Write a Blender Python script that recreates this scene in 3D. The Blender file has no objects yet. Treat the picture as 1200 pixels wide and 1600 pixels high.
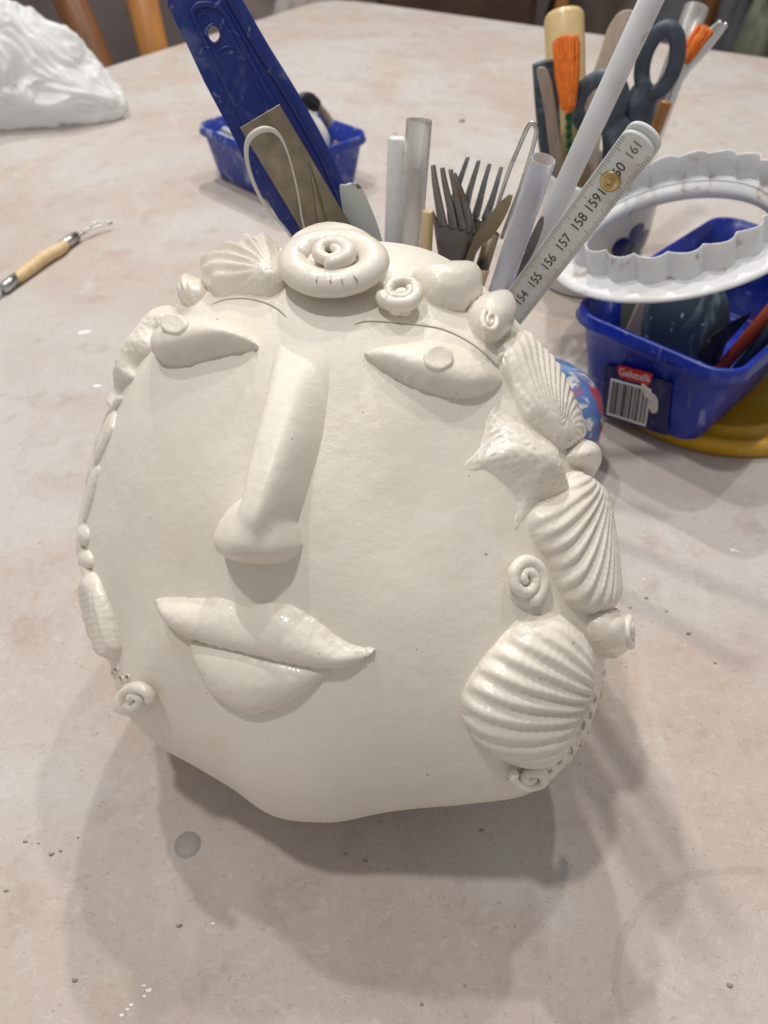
import bpy, bmesh, math, random
import numpy as np
from mathutils import Vector, Matrix, noise as mnoise

scene = bpy.context.scene
COL = scene.collection
# ------------------------------------------------------------------ camera
cam_d = bpy.data.cameras.new('camera')
cam = bpy.data.objects.new('camera', cam_d)
COL.objects.link(cam)
cam.location = (0, 0, .32)
cam.rotation_euler = (math.radians(45), 0, 0)
cam_d.lens = 26
cam_d.sensor_width = 36
cam_d.sensor_fit = 'AUTO'
cam_d.clip_start = .01
cam_d.clip_end = 60
cam_d.dof.use_dof = True
cam_d.dof.focus_distance = .275
cam_d.dof.aperture_fstop = 13
scene.camera = cam
# ------------------------------------------------------------------ world, lamps, exposure
world = bpy.data.worlds.new('World')
scene.world = world
world.use_nodes = True
bg = world.node_tree.nodes['Background']
bg.inputs[0].default_value = (1.0, .985, .965, 1)
bg.inputs[1].default_value = .32
scene.view_settings.view_transform = 'Standard'
scene.view_settings.look = 'None'
scene.view_settings.exposure = .14
scene.view_settings.gamma = 1
LAMPS = (  # position, watts, size: the ceiling lamps of the workshop
    ((-.05, 1.95, 1.85), 17, .06),
    ((-.50, 1.00, 1.85), 9, .06),
    ((.42, 1.10, 1.85), 7, .06),
    ((-.45, .20, 1.95), 11, .10),
)
for k, (p, e, s) in enumerate(LAMPS):
    ld = bpy.data.lights.new('ceiling_lamp', 'AREA')
    ld.energy = e; ld.shape = 'DISK'; ld.size = s
    ld.color = (1, .965, .92)
    lo = bpy.data.objects.new('ceiling_lamp', ld)
    COL.objects.link(lo)
    lo.location = p
    d = Vector((0, .3, 0)) - Vector(p)
    lo.rotation_euler = d.to_track_quat('-Z', 'Y').to_euler()

# ------------------------------------------------------------------ helpers
V3 = lambda *a: np.array(a, float)
def unit(v):
    v = np.asarray(v, float); return v/np.linalg.norm(v)
def lin(r, g, b):
    f = lambda c: (c/255/12.92 if c/255 <= .04045 else ((c/255+.055)/1.055)**2.4)
    return (f(r), f(g), f(b), 1)
def root_loc(o):
    return np.array(o.location) if o is not None and o.parent is None else (root_loc(o.parent) if o is not None else np.zeros(3))
def mesh_obj(name, V, F, mat, parent=None, smooth=True, label=None):
    V = np.asarray(V, float) - root_loc(parent)
    me = bpy.data.meshes.new(name)
    me.from_pydata(V.tolist(), [], F)
    me.materials.append(mat)
    if smooth: me.polygons.foreach_set('use_smooth', [True]*len(me.polygons))
    me.update()
    o = bpy.data.objects.new(name, me)
    COL.objects.link(o)
    if parent is not None: o.parent = parent
    if label: o['label'] = label
    return o
def fixn(o):
    bm = bmesh.new(); bm.from_mesh(o.data); bmesh.ops.recalc_face_normals(bm, faces=bm.faces[:]); bm.to_mesh(o.data); bm.free()
    return o
def thing(name, label, cat, loc=(0, 0, 0), group=None):
    o = bpy.data.objects.new(name, None)
    o.empty_display_size = .02
    COL.objects.link(o); o.location = [float(x) for x in loc]
    return tag(o, label, cat, group)
def tag(o, label, cat, group=None):
    o['label'] = label; o['category'] = cat
    if group: o['group'] = group
    return o
def gridf(nu, nv, cu=False, cv=False, off=0):
    F = []
    for i in range(nu if cu else nu-1):
        for j in range(nv if cv else nv-1):
            a, b = i, (i+1) % nu
            c, d = j, (j+1) % nv
            F.append((off+a*nv+c, off+b*nv+c, off+b*nv+d, off+a*nv+d))
    return F
def smooth_path(P, n=6, closed=False):
    P = np.asarray(P, float); m = len(P)
    if m < 3 or n < 2: return P
    out = []
    for i in range(m if closed else m-1):
        g = (lambda k: P[k % m]) if closed else (lambda k: P[min(max(k, 0), m-1)])
        p0, p1, p2, p3 = g(i-1), g(i), g(i+1), g(i+2)
        for k in range(n):
            t = k/n
            out.append(p1+.5*t*(p2-p0+t*(2*p0-5*p1+4*p2-p3+t*(3*(p1-p2)+p3-p0))))
    if not closed: out.append(P[-1])
    return np.array(out)
def sweep_vf(P, ra, rb=None, n=10, up=None, closed=False, round_ends=True):
    """tube along P; ra = lateral radius, rb = radius along the up vector; both may be arrays"""
    P = np.asarray(P, float); m = len(P)
    ra = np.broadcast_to(np.asarray(ra, float), (m,)).copy()
    rb = ra.copy() if rb is None else np.broadcast_to(np.asarray(rb, float), (m,)).copy()
    T = np.roll(P, -1, 0)-np.roll(P, 1, 0) if closed else np.gradient(P, axis=0)
    T /= np.linalg.norm(T, axis=1)[:, None]+1e-12
    if up is None:
        u = unit(np.cross(T[0], V3(.31, .2, .93))) ; U = np.zeros_like(P)
        for i in range(m):
            u = unit(u-(u@T[i])*T[i]); U[i] = u
    else:
        U = np.broadcast_to(np.asarray(up, float), P.shape); U = U-(U*T).sum(1)[:, None]*T
        U = U/(np.linalg.norm(U, axis=1)[:, None]+1e-12)
    L = np.cross(T, U)
    if not closed and round_ends:
        def cap(p, t, u, l, a, b, sgn):
            ang = np.array([.25, .6, .88]) if sgn > 0 else np.array([.88, .6, .25])
            r = np.cos(ang*math.pi/2); z = np.sin(ang*math.pi/2)*min(a, b)*sgn
            return [p+t*q for q in z], r
        c1, r1 = cap(P[-1], T[-1], 0, 0, ra[-1], rb[-1], 1)
        c0, r0 = cap(P[0], T[0], 0, 0, ra[0], rb[0], -1)
        P = np.vstack([c0, P, c1]); U = np.vstack([[U[0]]*3, U, [U[-1]]*3]); L = np.vstack([[L[0]]*3, L, [L[-1]]*3])
        ra = np.concatenate([ra[0]*r0, ra, ra[-1]*r1]); rb = np.concatenate([rb[0]*r0, rb, rb[-1]*r1])
    m = len(P)
    a = np.arange(n)*2*math.pi/n
    V = P[:, None]+L[:, None]*(ra[:, None]*np.cos(a))[..., None]+U[:, None]*(rb[:, None]*np.sin(a))[..., None]
    F = gridf(m, n, closed, True)
    if not closed:
        F.append(tuple(range(n))); F.append(tuple((m-1)*n+i for i in range(n))[::-1])
    return V.reshape(-1, 3), F
def sweep(name, P, ra, mat, parent=None, rb=None, n=10, up=None, closed=False, sm=1, round_ends=True, label=None):
    if sm > 1:
        k = len(P); P2 = smooth_path(P, sm, closed); x = np.linspace(0, 1, len(P2)); x0 = np.linspace(0, 1, k)
        if np.ndim(ra): ra = np.interp(x, x0, ra)
        if rb is not None and np.ndim(rb): rb = np.interp(x, x0, rb)
        P = P2
    V, F = sweep_vf(P, ra, rb, n, up, closed, round_ends)
    return fixn(mesh_obj(name, V, F, mat, parent, label=label))
def join_vf(parts):
    V = []; F = []; o = 0
    for v, f in parts:
        V.append(np.asarray(v)); F += [tuple(i+o for i in q) for q in f]; o += len(v)
    return np.vstack(V), F
def prism_vf(poly, N, th, bev=.0004, bulge=0):
    """flat plate: polygon (3D points in one plane) pushed th backwards along -N, edges bevelled"""
    P = np.asarray(poly, float); N = unit(N); m = len(P)
    e = np.roll(P, -1, 0)-P; e /= np.linalg.norm(e, axis=1)[:, None]+1e-12
    nl = np.cross(e, N); a = nl+np.roll(nl, 1, 0); a /= np.linalg.norm(a, axis=1)[:, None]+1e-12
    x = P@unit(e[0]+1e-9); y = P@np.cross(N, unit(e[0]+1e-9))
    area = .5*np.sum(x*np.roll(y, -1)-np.roll(x, -1)*y)
    inn = -a if area > 0 else a
    bev = min(bev, th*.45)
    rings = [P+inn*bev, P-N*bev, P-N*(th-bev), P-N*th+inn*bev]
    V = np.vstack(rings); F = []
    for r in range(3):
        for i in range(m):
            j = (i+1) % m
            F.append((r*m+i, r*m+j, (r+1)*m+j, (r+1)*m+i))
    F.append(tuple(range(m))); F.append(tuple(3*m+i for i in range(m))[::-1])
    return V, F
def prism(name, poly, N, th, mat, parent=None, bev=.0004, sm=0, label=None, smooth=False):
    P = smooth_path(poly, sm, True) if sm else poly
    V, F = prism_vf(P, N, th, bev)
    return fixn(mesh_obj(name, V, F, mat, parent, smooth=smooth, label=label))
def lathe(name, prof, mat, parent=None, loc=(0, 0, 0), n=64, rot=None, wob=None, label=None):
    prof = np.asarray(prof, float); a = np.arange(n)*2*math.pi/n
    V = np.stack([prof[:, 0][:, None]*np.cos(a), prof[:, 0][:, None]*np.sin(a), np.broadcast_to(prof[:, 1][:, None], (len(prof), n))], -1)
    if wob is not None: V = wob(V)
    V = V.reshape(-1, 3)
    if rot is not None: V = V@np.asarray(rot).T
    F = gridf(len(prof), n, False, True)
    if prof[0, 0] > 1e-6 and prof[0, 0] < .0006 or prof[0, 0] <= 1e-6: F.append(tuple(range(n)))
    if prof[-1, 0] < .0006: F.append(tuple((len(prof)-1)*n+i for i in range(n)))
    return fixn(mesh_obj(name, V+np.asarray(loc), F, mat, parent, label=label))
def rrect(hx, hy, r, k=6):
    o = []
    for cx, cy, a0 in ((hx-r, hy-r, 0), (-hx+r, hy-r, 90), (-hx+r, -hy+r, 180), (hx-r, -hy+r, 270)):
        for i in range(k+1):
            a = math.radians(a0+90*i/k); o.append((cx+r*math.cos(a), cy+r*math.sin(a)))
    return np.array(o)
def loft_rr(name, secs, mat, parent, loc, yaw, label=None, k=6):
    """rings of rounded rectangles (hx, hy, r, z); first and last capped"""
    V = []
    cy, sy = math.cos(yaw), math.sin(yaw)
    for hx, hy, r, z in secs:
        q = rrect(hx, hy, r, k); V.append(np.stack([q[:, 0]*cy-q[:, 1]*sy+loc[0], q[:, 0]*sy+q[:, 1]*cy+loc[1], np.full(len(q), z+loc[2])], -1))
    m = len(V[0]); F = gridf(len(secs), m, False, True)
    F.append(tuple(range(m))); F.append(tuple((len(secs)-1)*m+i for i in range(m)))
    return fixn(mesh_obj(name, np.vstack(V), F, mat, parent, label=label))
def text(name, s, org, xd, yd, size, mat, parent, lift=.0001, stretch=1.0):
    cu = bpy.data.curves.new(name, 'FONT'); cu.body = s; cu.align_x = 'CENTER'; cu.align_y = 'CENTER'; cu.size = 1; cu.resolution_u = 3
    to = bpy.data.objects.new(name, cu); COL.objects.link(to)
    bpy.context.view_layer.update()
    me = bpy.data.meshes.new_from_object(to.evaluated_get(bpy.context.evaluated_depsgraph_get()))
    bpy.data.objects.remove(to); bpy.data.curves.remove(cu)
    co = np.array([v.co for v in me.vertices]); F = [tuple(p.vertices) for p in me.polygons]; bpy.data.meshes.remove(me)
    xd, yd = unit(xd), unit(yd); n = np.cross(xd, yd)
    V = np.asarray(org)+co[:, :1]*size*stretch*xd+co[:, 1:2]*size*yd+n*lift
    return mesh_obj(name, V, F, mat, parent, smooth=False)
# ------------------------------------------------------------------ materials
def nn(nt, t, **k):
    n = nt.nodes.new(t)
    for a, b in k.items():
        if a.startswith('i_'): n.inputs[int(a[2:]) if a[2:].isdigit() else a[2:]].default_value = b
        else: setattr(n, a, b)
    return n
class Mat:
    def __init__(s, name, col, rough=.5, metal=0., coat=0., spec=.5):
        s.m = bpy.data.materials.new(name); s.m.use_nodes = True
        s.nt = s.m.node_tree; s.b = s.nt.nodes['Principled BSDF']
        s.tc = nn(s.nt, 'ShaderNodeTexCoord'); s.vec = s.tc.outputs['Object']
        s.b.inputs['Base Color'].default_value = col
        s.b.inputs['Roughness'].default_value = rough; s.b.inputs['Metallic'].default_value = metal
        s.b.inputs['Coat Weight'].default_value = coat; s.b.inputs['Coat Roughness'].default_value = .08
        s.b.inputs['Specular IOR Level'].default_value = spec
        s.col = None; s.base = col; s.h = None
    def noise(s, scale, detail=4, rough=.55, stretch=None, dist=0.):
        v = s.vec
        if stretch is not None:
            mp = nn(s.nt, 'ShaderNodeMapping'); mp.inputs['Scale'].default_value = stretch[:3]
            if len(stretch) > 3: mp.inputs['Rotation'].default_value = (0, 0, stretch[3])
            s.nt.links.new(v, mp.inputs[0]); v = mp.outputs[0]
        n = nn(s.nt, 'ShaderNodeTexNoise'); s.nt.links.new(v, n.inputs['Vector'])
        n.inputs['Scale'].default_value = scale; n.inputs['Detail'].default_value = detail; n.inputs['Roughness'].default_value = rough
        n.inputs['Distortion'].default_value = dist
        return n.outputs['Fac']
    def vor(s, scale, feature='F1'):
        n = nn(s.nt, 'ShaderNodeTexVoronoi', feature=feature); n.inputs['Scale'].default_value = scale; s.nt.links.new(s.vec, n.inputs['Vector'])
        return n.outputs['Distance']
    def ramp(s, fac, lo, hi, inv=False):
        r = nn(s.nt, 'ShaderNodeMapRange', interpolation_type='SMOOTHSTEP'); s.nt.links.new(fac, r.inputs[0])
        r.inputs[1].default_value = lo; r.inputs[2].default_value = hi
        if inv: r.inputs[3].default_value = 1; r.inputs[4].default_value = 0
        return r.outputs[0]
    def mul(s, a, b):
        m = nn(s.nt, 'ShaderNodeMath', operation='MULTIPLY'); s.nt.links.new(a, m.inputs[0])
        if isinstance(b, (int, float)): m.inputs[1].default_value = b
        else: s.nt.links.new(b, m.inputs[1])
        return m.outputs[0]
    def over(s, fac, col, amt=1.):
        m = nn(s.nt, 'ShaderNodeMix', data_type='RGBA')
        if amt != 1: fac = s.mul(fac, amt)
        s.nt.links.new(fac, m.inputs[0])
        if s.col is None: m.inputs[6].default_value = s.base
        else: s.nt.links.new(s.col, m.inputs[6])
        m.inputs[7].default_value = col
        s.col = m.outputs[2]; s.nt.links.new(s.col, s.b.inputs['Base Color'])
        return s
    def spots(s, col, scale, lo, hi, amt=1., detail=4, stretch=None, rough=.55, dist=0.):
        return s.over(s.ramp(s.noise(scale, detail, rough, stretch, dist), lo, hi), col, amt)
    def bump(s, fac, strength=.3, dist=.001):
        b = nn(s.nt, 'ShaderNodeBump'); b.inputs['Strength'].default_value = strength; b.inputs['Distance'].default_value = dist
        s.nt.links.new(fac, b.inputs['Height'])
        if s.h is not None: s.nt.links.new(s.h, b.inputs['Normal'])
        s.h = b.outputs[0]; s.nt.links.new(s.h, s.b.inputs['Normal'])
        return s
    def rvar(s, scale, a, b):
        r = nn(s.nt, 'ShaderNodeMapRange'); s.nt.links.new(s.noise(scale, 3), r.inputs[0]); r.inputs[1].default_value = .3; r.inputs[2].default_value = .7
        r.inputs[3].default_value = a; r.inputs[4].default_value = b; s.nt.links.new(r.outputs[0], s.b.inputs['Roughness'])
        return s
# clay of the sculpture
CL = (.79, .73, .64, 1)
def clay(name, rough, coat, bumpy):
    m = Mat(name, CL, rough, coat=coat)
    m.spots((.73, .655, .55, 1), 28, .48, .72, .55)
    m.spots((.82, .775, .70, 1), 60, .52, .7, .45)
    m.spots((.70, .66, .60, 1), 11, .46, .66, .6, 6, dist=.6)
    m.spots((.83, .79, .72, 1), 130, .56, .72, .4, 5, (1, 2.5, 1.4))
    m.over(m.ramp(m.vor(210), .05, .10, True), (.33, .27, .21, 1), .0)
    m.spots((.24, .19, .14, 1), 420, .80, .815, .8, detail=1)
    m.bump(m.noise(1500, 3), .12*bumpy, .0006)
    m.bump(m.noise(240, 4), .22*bumpy, .0012)
    m.bump(m.noise(55, 3), .16*bumpy, .003)
    return m
m_face = clay('clay_matt', .42, .0, 1.0)
m_face.rvar(25, .32, .55)
m_glaze = clay('clay_wet', .3, .28, 1.1)
m_glaze.rvar(60, .2, .48)
m_dot = Mat('clay_groove', (.34, .28, .21, 1), .8)
M_CLAY, M_WET = m_face.m, m_glaze.m
m_shade = Mat('clay_hollow_shade', (.36, .31, .25, 1), .7)  # darkened clay colour, paints the shade in cuts and eyelets
# table
mt = Mat('dusty_hardboard', lin(189, 176, 168), .62, spec=.35)
mt.spots(lin(195, 192, 188), 3.2, .40, .62, .85, 7, (1, 1.6, 1, .5), .62, dist=.6)
mt.spots(lin(190, 169, 152), 5.5, .52, .70, .55, 7, (1.4, .8, 1, -.4), .62, dist=.5)
mt.spots(lin(180, 163, 156), 10, .48, .70, .4, 7, None, .65, dist=.4)
mt.spots(lin(202, 199, 196), 15, .52, .72, .5, 8, (2.2, .7, 1, .25), .66, dist=.8)
mt.spots(lin(159, 140, 128), 42, .52, .72, .4, 6, None, .65)
mt.spots(lin(185, 148, 113), 17, .64, .76, .45, 6, None, .65, dist=.6)
mt.spots(lin(208, 205, 200), 110, .52, .70, .4, 6, (1, 1.5, 1, .9), .7, dist=1.5)
mt.spots(lin(144, 126, 115), 300, .54, .72, .5, 4, (1, 1.6, 1, .4), .7, dist=1.5)
mt.spots(lin(119, 107, 100), 260, .78, .8, .35, 1)
mt.bump(mt.noise(700, 4, .65), .4, .0006)
mt.bump(mt.noise(140, 4), .18, .001)
mt.rvar(30, .5, .75)
# plastics, metals, woods
def plastic(name, c, rough=.32, dust=.5, dustcol=lin(150, 165, 190)):
    m = Mat(name, c, rough)
    if dust:
        m.spots(dustcol, 45, .55, .72, .35*dust, 6, dist=.5); m.spots(dustcol, 170, .63, .7, .7*dust, 4, dist=.8)
    m.bump(m.noise(300, 3), .08, .0006); m.rvar(60, rough*.8, rough*1.5)
    return m
bm_ = plastic('blue_tub_plastic', lin(6, 40, 150), .3, .5, lin(150, 172, 205)); bm_.spots(lin(170, 184, 206), 70, .60, .70, .5, 5, (1, 1, .25), dist=.4); bm_.spots(lin(4, 24, 110), 14, .45, .7, .6); M_BLUE = bm_.m
M_BLUE2 = plastic('worn_blue_tub_plastic', lin(20, 52, 150), .35, 1.9, lin(178, 188, 202)).m
M_SCRAPER = plastic('scraper_blue', lin(14, 38, 118), .36, .6).m
M_WHITEP = plastic('white_plastic', (.74, .75, .75, 1), .35, .35, lin(170, 150, 138)).m
mm = plastic('cutter_white', (.76, .77, .78, 1), .33, 0); mm.spots(lin(152, 122, 104), 62, .60, .68, .6, 6, dist=.7); mm.spots(lin(206, 200, 194), 30, .5, .7, .6, 5); M_CUT = mm.m
mm = plastic('rod_white', (.72, .73, .76, 1), .4, 0); mm.spots(lin(165, 140, 128), 55, .63, .68, .8, 6, dist=.5); mm.spots(lin(196, 192, 190), 30, .5, .7, .6, 5); M_ROD = mm.m
M_YELLOW = plastic('yellow_plastic', lin(196, 150, 10), .35, .5, lin(205, 190, 150)).m
def frosted(name, c, dirty):
    m = Mat(name, c, .45)
    m.b.inputs['Transmission Weight'].default_value = .82; m.b.inputs['IOR'].default_value = 1.15
    if dirty: m.spots(lin(176, 155, 142), 48, .55, .66, .85, 5, (1, 1, .4), dist=.4)
    m.bump(m.noise(500, 3), .1, .0005)
    return m.m
M_TUBE = frosted('frosted_plastic', (.80, .82, .88, 1), False)
M_TUBED = frosted('frosted_plastic_dirty', (.78, .77, .75, 1), True)
def metal(name, c, rough, spot=None, amt=.6, scale=90):
    m = Mat(name, c, rough, 1.)
    if spot: m.spots(spot, scale, .5, .68, amt, 5, dist=.5)
    m.bump(m.noise(300, 3), .1, .0004); m.rvar(120, rough*.7, rough*1.5)
    return m.m
M_STEEL = metal('steel', (.55, .55, .54, 1), .28, (.25, .23, .2, 1))
M_FORK = metal('dull_fork_steel', (.25, .27, .30, 1), .3, (.52, .5, .46, 1), .7, 140)
M_RUST = metal('stained_fork_steel', (.24, .24, .25, 1), .3, (.22, .13, .07, 1), .6, 90)
M_PLATE = metal('scraper_steel', (.17, .152, .122, 1), .34, (.22, .18, .13, 1), .7, 60)
M_BRASS = metal('brass', (.55, .42, .2, 1), .28, (.3, .22, .1, 1))
M_FERR = metal('dull_ferrule', (.36, .31, .22, 1), .33, (.2, .17, .12, 1))
M_CHROME = metal('chrome', (.72, .72, .72, 1), .16)
def wood(name, c, c2, rough=.5):
    m = Mat(name, c, rough); m.spots(c2, 90, .4, .7, .6, 4, (1, 1, .12)); m.spots(tuple(x*.6 for x in c2[:3])+(1,), 260, .62, .74, .4, 3, (1, 1, .1))
    m.bump(m.noise(500, 3, stretch=(1, 1, .1)), .1, .0005)
    return m.m
M_WOOD = wood('pale_wood', lin(222, 196, 150), lin(205, 172, 122))
M_HANDLE = wood('lacquered_wood', lin(216, 190, 140), lin(200, 168, 112), .25)
M_GREYWOOD = wood('clay_stained_wood', lin(172, 156, 142), lin(140, 120, 104), .7)
M_POST = wood('orange_wood', lin(178, 122, 62), lin(150, 92, 42), .4)
M_POSTD = wood('dark_orange_wood', lin(128, 82, 46), lin(96, 58, 32), .45)
mm = Mat('grey_rubber', lin(62, 72, 84), .55); mm.spots(lin(120, 132, 144), 60, .48, .68, .6, 5, dist=.6); mm.spots(lin(34, 40, 48), 40, .5, .7, .6, 4); mm.bump(mm.noise(200), .15, .001); M_RUBBER = mm.m
mm = Mat('clay_smeared_blade', lin(96, 104, 92), .4, .3); mm.spots(lin(196, 202, 202), 70, .40, .46, 1, 4, dist=.3); M_PAINTY = mm.m
mm = Mat('orange_bristle', lin(226, 112, 14), .6); mm.spots(lin(190, 76, 6), 200, .45, .7, .6, 3); mm.spots(lin(240, 150, 60), 420, .5, .7, .6, 2); M_BRISTLE = mm.m
M_GREEN = Mat('green_wire', lin(26, 92, 44), .4).m
mm = Mat('speckled_slate', lin(56, 70, 82), .45); mm.spots(lin(128, 148, 160), 45, .48, .62, .85, 5, (1, 1, .5), dist=.7); mm.spots(lin(190, 200, 204), 130, .64, .70, .9, 2); M_SLATE = mm.m
mm = Mat('grey_green_disc', lin(118, 124, 112), .6); mm.spots(lin(150, 152, 140), 50, .45, .7, .7, 4); M_GREYGREEN = mm.m
M_ORANGE = plastic('orange_handle', lin(176, 74, 32), .3, .3).m
M_TEAL = plastic('grey_green_handle', lin(92, 116, 112), .4, .3).m
M_BLACK = plastic('black_plastic', lin(26, 26, 28), .35, .6, lin(130, 128, 124)).m
M_WIRE = Mat('clay_coated_wire', lin(196, 194, 188), .5).m
M_INK = Mat('black_ink', lin(34, 38, 42), .6).m
M_TICK = Mat('grey_tick_ink', lin(104, 102, 100), .6).m
mm = Mat('rule_face', lin(206, 208, 208), .45); mm.spots(lin(172, 160, 150), 55, .5, .7, .5, 5, dist=.4); M_RULE = mm.m
M_LABELRED = plastic('label_red', lin(196, 44, 38), .4, .3, lin(220, 200, 190)).m
M_PAPER = plastic('label_white', lin(226, 226, 228), .45, .25, lin(140, 140, 140)).m
M_NAVY = plastic('label_navy', lin(14, 22, 84), .35, .4).m
# ------------------------------------------------------------------ table and setting
def slab(name, poly, z1, th, mat, parent=None, bev=.004):
    return prism(name, [(x, y, z1) for x, y in poly], (0, 0, 1), th, mat, parent, bev)
table = thing('worktable', 'large clay-dusted pale worktable under the face sculpture and tools', 'table', (0.2891,0.361,-0.75))
slab('tabletop', ((-0.179,1.6781),(-0.1386,1.7371),(-0.1034,1.7611),(-0.0612,1.7548),(0.0008,1.7191),(1.8423,0.5711),(0.719,-1.2033),(-1.2327,0.0136)), 0, .03, mt.m, table, .003)
for p in ((-0.0624,1.5818),(-1.0252,0.0609),(1.6347,0.5237),(0.672,-0.9972)):
    slab('leg', [(p[0]-.03, p[1]-.03), (p[0]+.03, p[1]-.03), (p[0]+.03, p[1]+.03), (p[0]-.03, p[1]+.03)], -.0305, .7195, M_POSTD, table)
mf = Mat('workshop_floor', lin(96, 84, 80), .7); mf.spots(lin(120, 106, 100), 4, .4, .7, .8, 5); mf.spots(lin(70, 60, 58), 14, .55, .7, .6, 4)
floor = slab('floor', [(-6, -3), (6, -3), (6, 6), (-6, 6)], -.75, .05, mf.m); floor['kind'] = 'structure'
mw = Mat('plaster_wall', lin(150, 138, 136), .85); mw.spots(lin(124, 112, 110), 3, .4, .7, .8, 5)
wall = prism('wall', [(-6, 3.3, -.752), (6, 3.3, -.752), (6, 3.3, 2.2), (-6, 3.3, 2.2)], (0, -1, 0), .1, mw.m); wall['kind'] = 'structure'

# ------------------------------------------------------------------ the face sculpture
HC = V3(*(-0.015,0.2135,0.093))
HM = np.array(((0.9659,-0.183,0.183),(0.0,0.7071,0.7071),(-0.2588,-0.683,0.683)))
HR = np.array((0.1015,0.1007,0.1013,0.1034,0.1061,0.11,0.1141,0.1178,0.1186,0.1194,0.1196,0.1203,0.1189,0.1157,0.1115,0.1091,0.1089,0.1096,0.111,0.1107,0.1099,0.112,0.1178,0.1156,0.1116,0.1108,0.1158,0.1142,0.1115,0.1126,0.118,0.1249,0.1235,0.1181,0.1108,0.1045))
DF, DB, PE = 0.078, 0.058, 2.3
def hinterp(phi):
    n = len(HR); u = (phi/(2*np.pi)*n) % n; i = np.floor(u).astype(int); t = u-i
    p0, p1, p2, p3 = HR[(i-1) % n], HR[i % n], HR[(i+1) % n], HR[(i+2) % n]
    return p1+.5*t*(p2-p0+t*(2*p0-5*p1+4*p2-p3+t*(3*(p1-p2)+p3-p0)))
def hrad(d):
    x, y, z = d[..., 0], d[..., 1], d[..., 2]
    rho = np.hypot(x, y); phi = np.arctan2(y, x); D = np.where(z > 0, DF, DB)
    nz = .0011*np.sin(3.1*x+1.2+1.7*np.sin(2.3*y))*np.sin(2.7*y+.4+1.3*z)+.0005*np.sin(9*x+3*z+.7)*np.sin(8*y+2.2+2*np.sin(5*x))
    return ((rho/hinterp(phi))**PE+(np.abs(z)/D)**PE)**(-1/PE)+nz
def hframe(d0):
    T = V3(1, 0, 0)-d0[0]*d0; T /= np.linalg.norm(T); return T, np.cross(d0, T)
def hpos(F, s, t):
    """head surface point and normal (world) below tangent-plane coordinates s, t of feature F"""
    d0 = np.array(F[0]); T, B = hframe(d0)
    def q(s, t):
        d = d0*F[1]+s[..., None]*T+t[..., None]*B; d /= np.linalg.norm(d, axis=-1)[..., None]
        return d*hrad(d)[..., None]
    e = .0005; p = q(s, t)
    n = np.cross(q(s+e, t)-q(s-e, t), q(s, t+e)-q(s, t-e)); n /= np.linalg.norm(n, axis=-1)[..., None]
    return HC+p@HM, n@HM
def sdf(P, X, Y):
    """signed distance, positive inside"""
    a = P; b = np.roll(P, -1, 0); q = np.stack([X.ravel(), Y.ravel()], 1)
    best = np.full(len(q), 1e9); ins = np.zeros(len(q), bool)
    for i in range(len(a)):
        e = b[i]-a[i]; w = q-a[i]; k = np.clip((w@e)/(e@e+1e-15), 0, 1); dd = w-k[:, None]*e
        best = np.minimum(best, (dd**2).sum(1))
        c = (a[i, 1] > q[:, 1]) != (b[i, 1] > q[:, 1])
        xi = a[i, 0]+(q[:, 1]-a[i, 1])*e[0]/(e[1] if abs(e[1]) > 1e-12 else 1e-12)
        ins ^= c & (q[:, 0] < xi)
    return (np.where(ins, 1, -1)*np.sqrt(best)).reshape(X.shape)
circ = lambda x: np.sqrt(np.maximum(0, 1-(1-np.clip(x, 0, 1))**2))
sstep = lambda x: np.clip(x, 0, 1)**2*(3-2*np.clip(x, 0, 1))
rng = np.random.default_rng(4)
def lumpy(s, t, a, f, ph=0.):
    return a*(np.sin(f*s+ph+1.3*np.sin(.7*f*t))*np.sin(f*t+2*ph+1.1*np.sin(.8*f*s+ph)))
def appl(name, F, H, w, mat, parent, fn=None, res=.0006, prof=circ, wob=.00013, npts=None, sm=6, drop=3., label=None, base=0., blur=14):
    """relief modelled on the head: outline F[2] (first npts points), rim profile over width w, height H, fn(s,t,d,h)->h"""
    O = smooth_path(np.array(F[2])[:npts, :2], sm, True)
    lo = O.min(0)-.0022; hi = O.max(0)+.0022
    nx, ny = [max(8, int(round(v/res))) for v in hi-lo]
    S, T = np.meshgrid(np.linspace(lo[0], hi[0], nx), np.linspace(lo[1], hi[1], ny), indexing='ij')
    d = sdf(O, S, T)+lumpy(S, T, wob, 900)
    h = H*prof(d/w)
    for _ in range(blur):
        g = h.copy(); g[1:-1, 1:-1] = (h[:-2, 1:-1]+h[2:, 1:-1]+h[1:-1, :-2]+h[1:-1, 2:])/4; h = np.where(d > .0005, g, h)
    if fn: h = fn(S, T, d, h)
    h = h+lumpy(S, T, .00007, 1100, .6)*(d > 0)+base
    h = np.where(d < 0, drop*d, h)
    P, N = hpos(F, S, T)
    V = P+N*h[..., None]
    keep = d > -.0014
    idx = -np.ones(keep.size, int); F4 = []
    k = keep[:-1, :-1] & keep[1:, :-1] & keep[1:, 1:] & keep[:-1, 1:]
    I, J = np.nonzero(k)
    q = np.stack([I*ny+J, (I+1)*ny+J, (I+1)*ny+J+1, I*ny+J+1], 1)
    used = np.unique(q); idx[used] = np.arange(len(used))
    return mesh_obj(name, V.reshape(-1, 3)[used], [tuple(r) for r in idx[q].tolist()], mat, parent, label=label)
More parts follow.
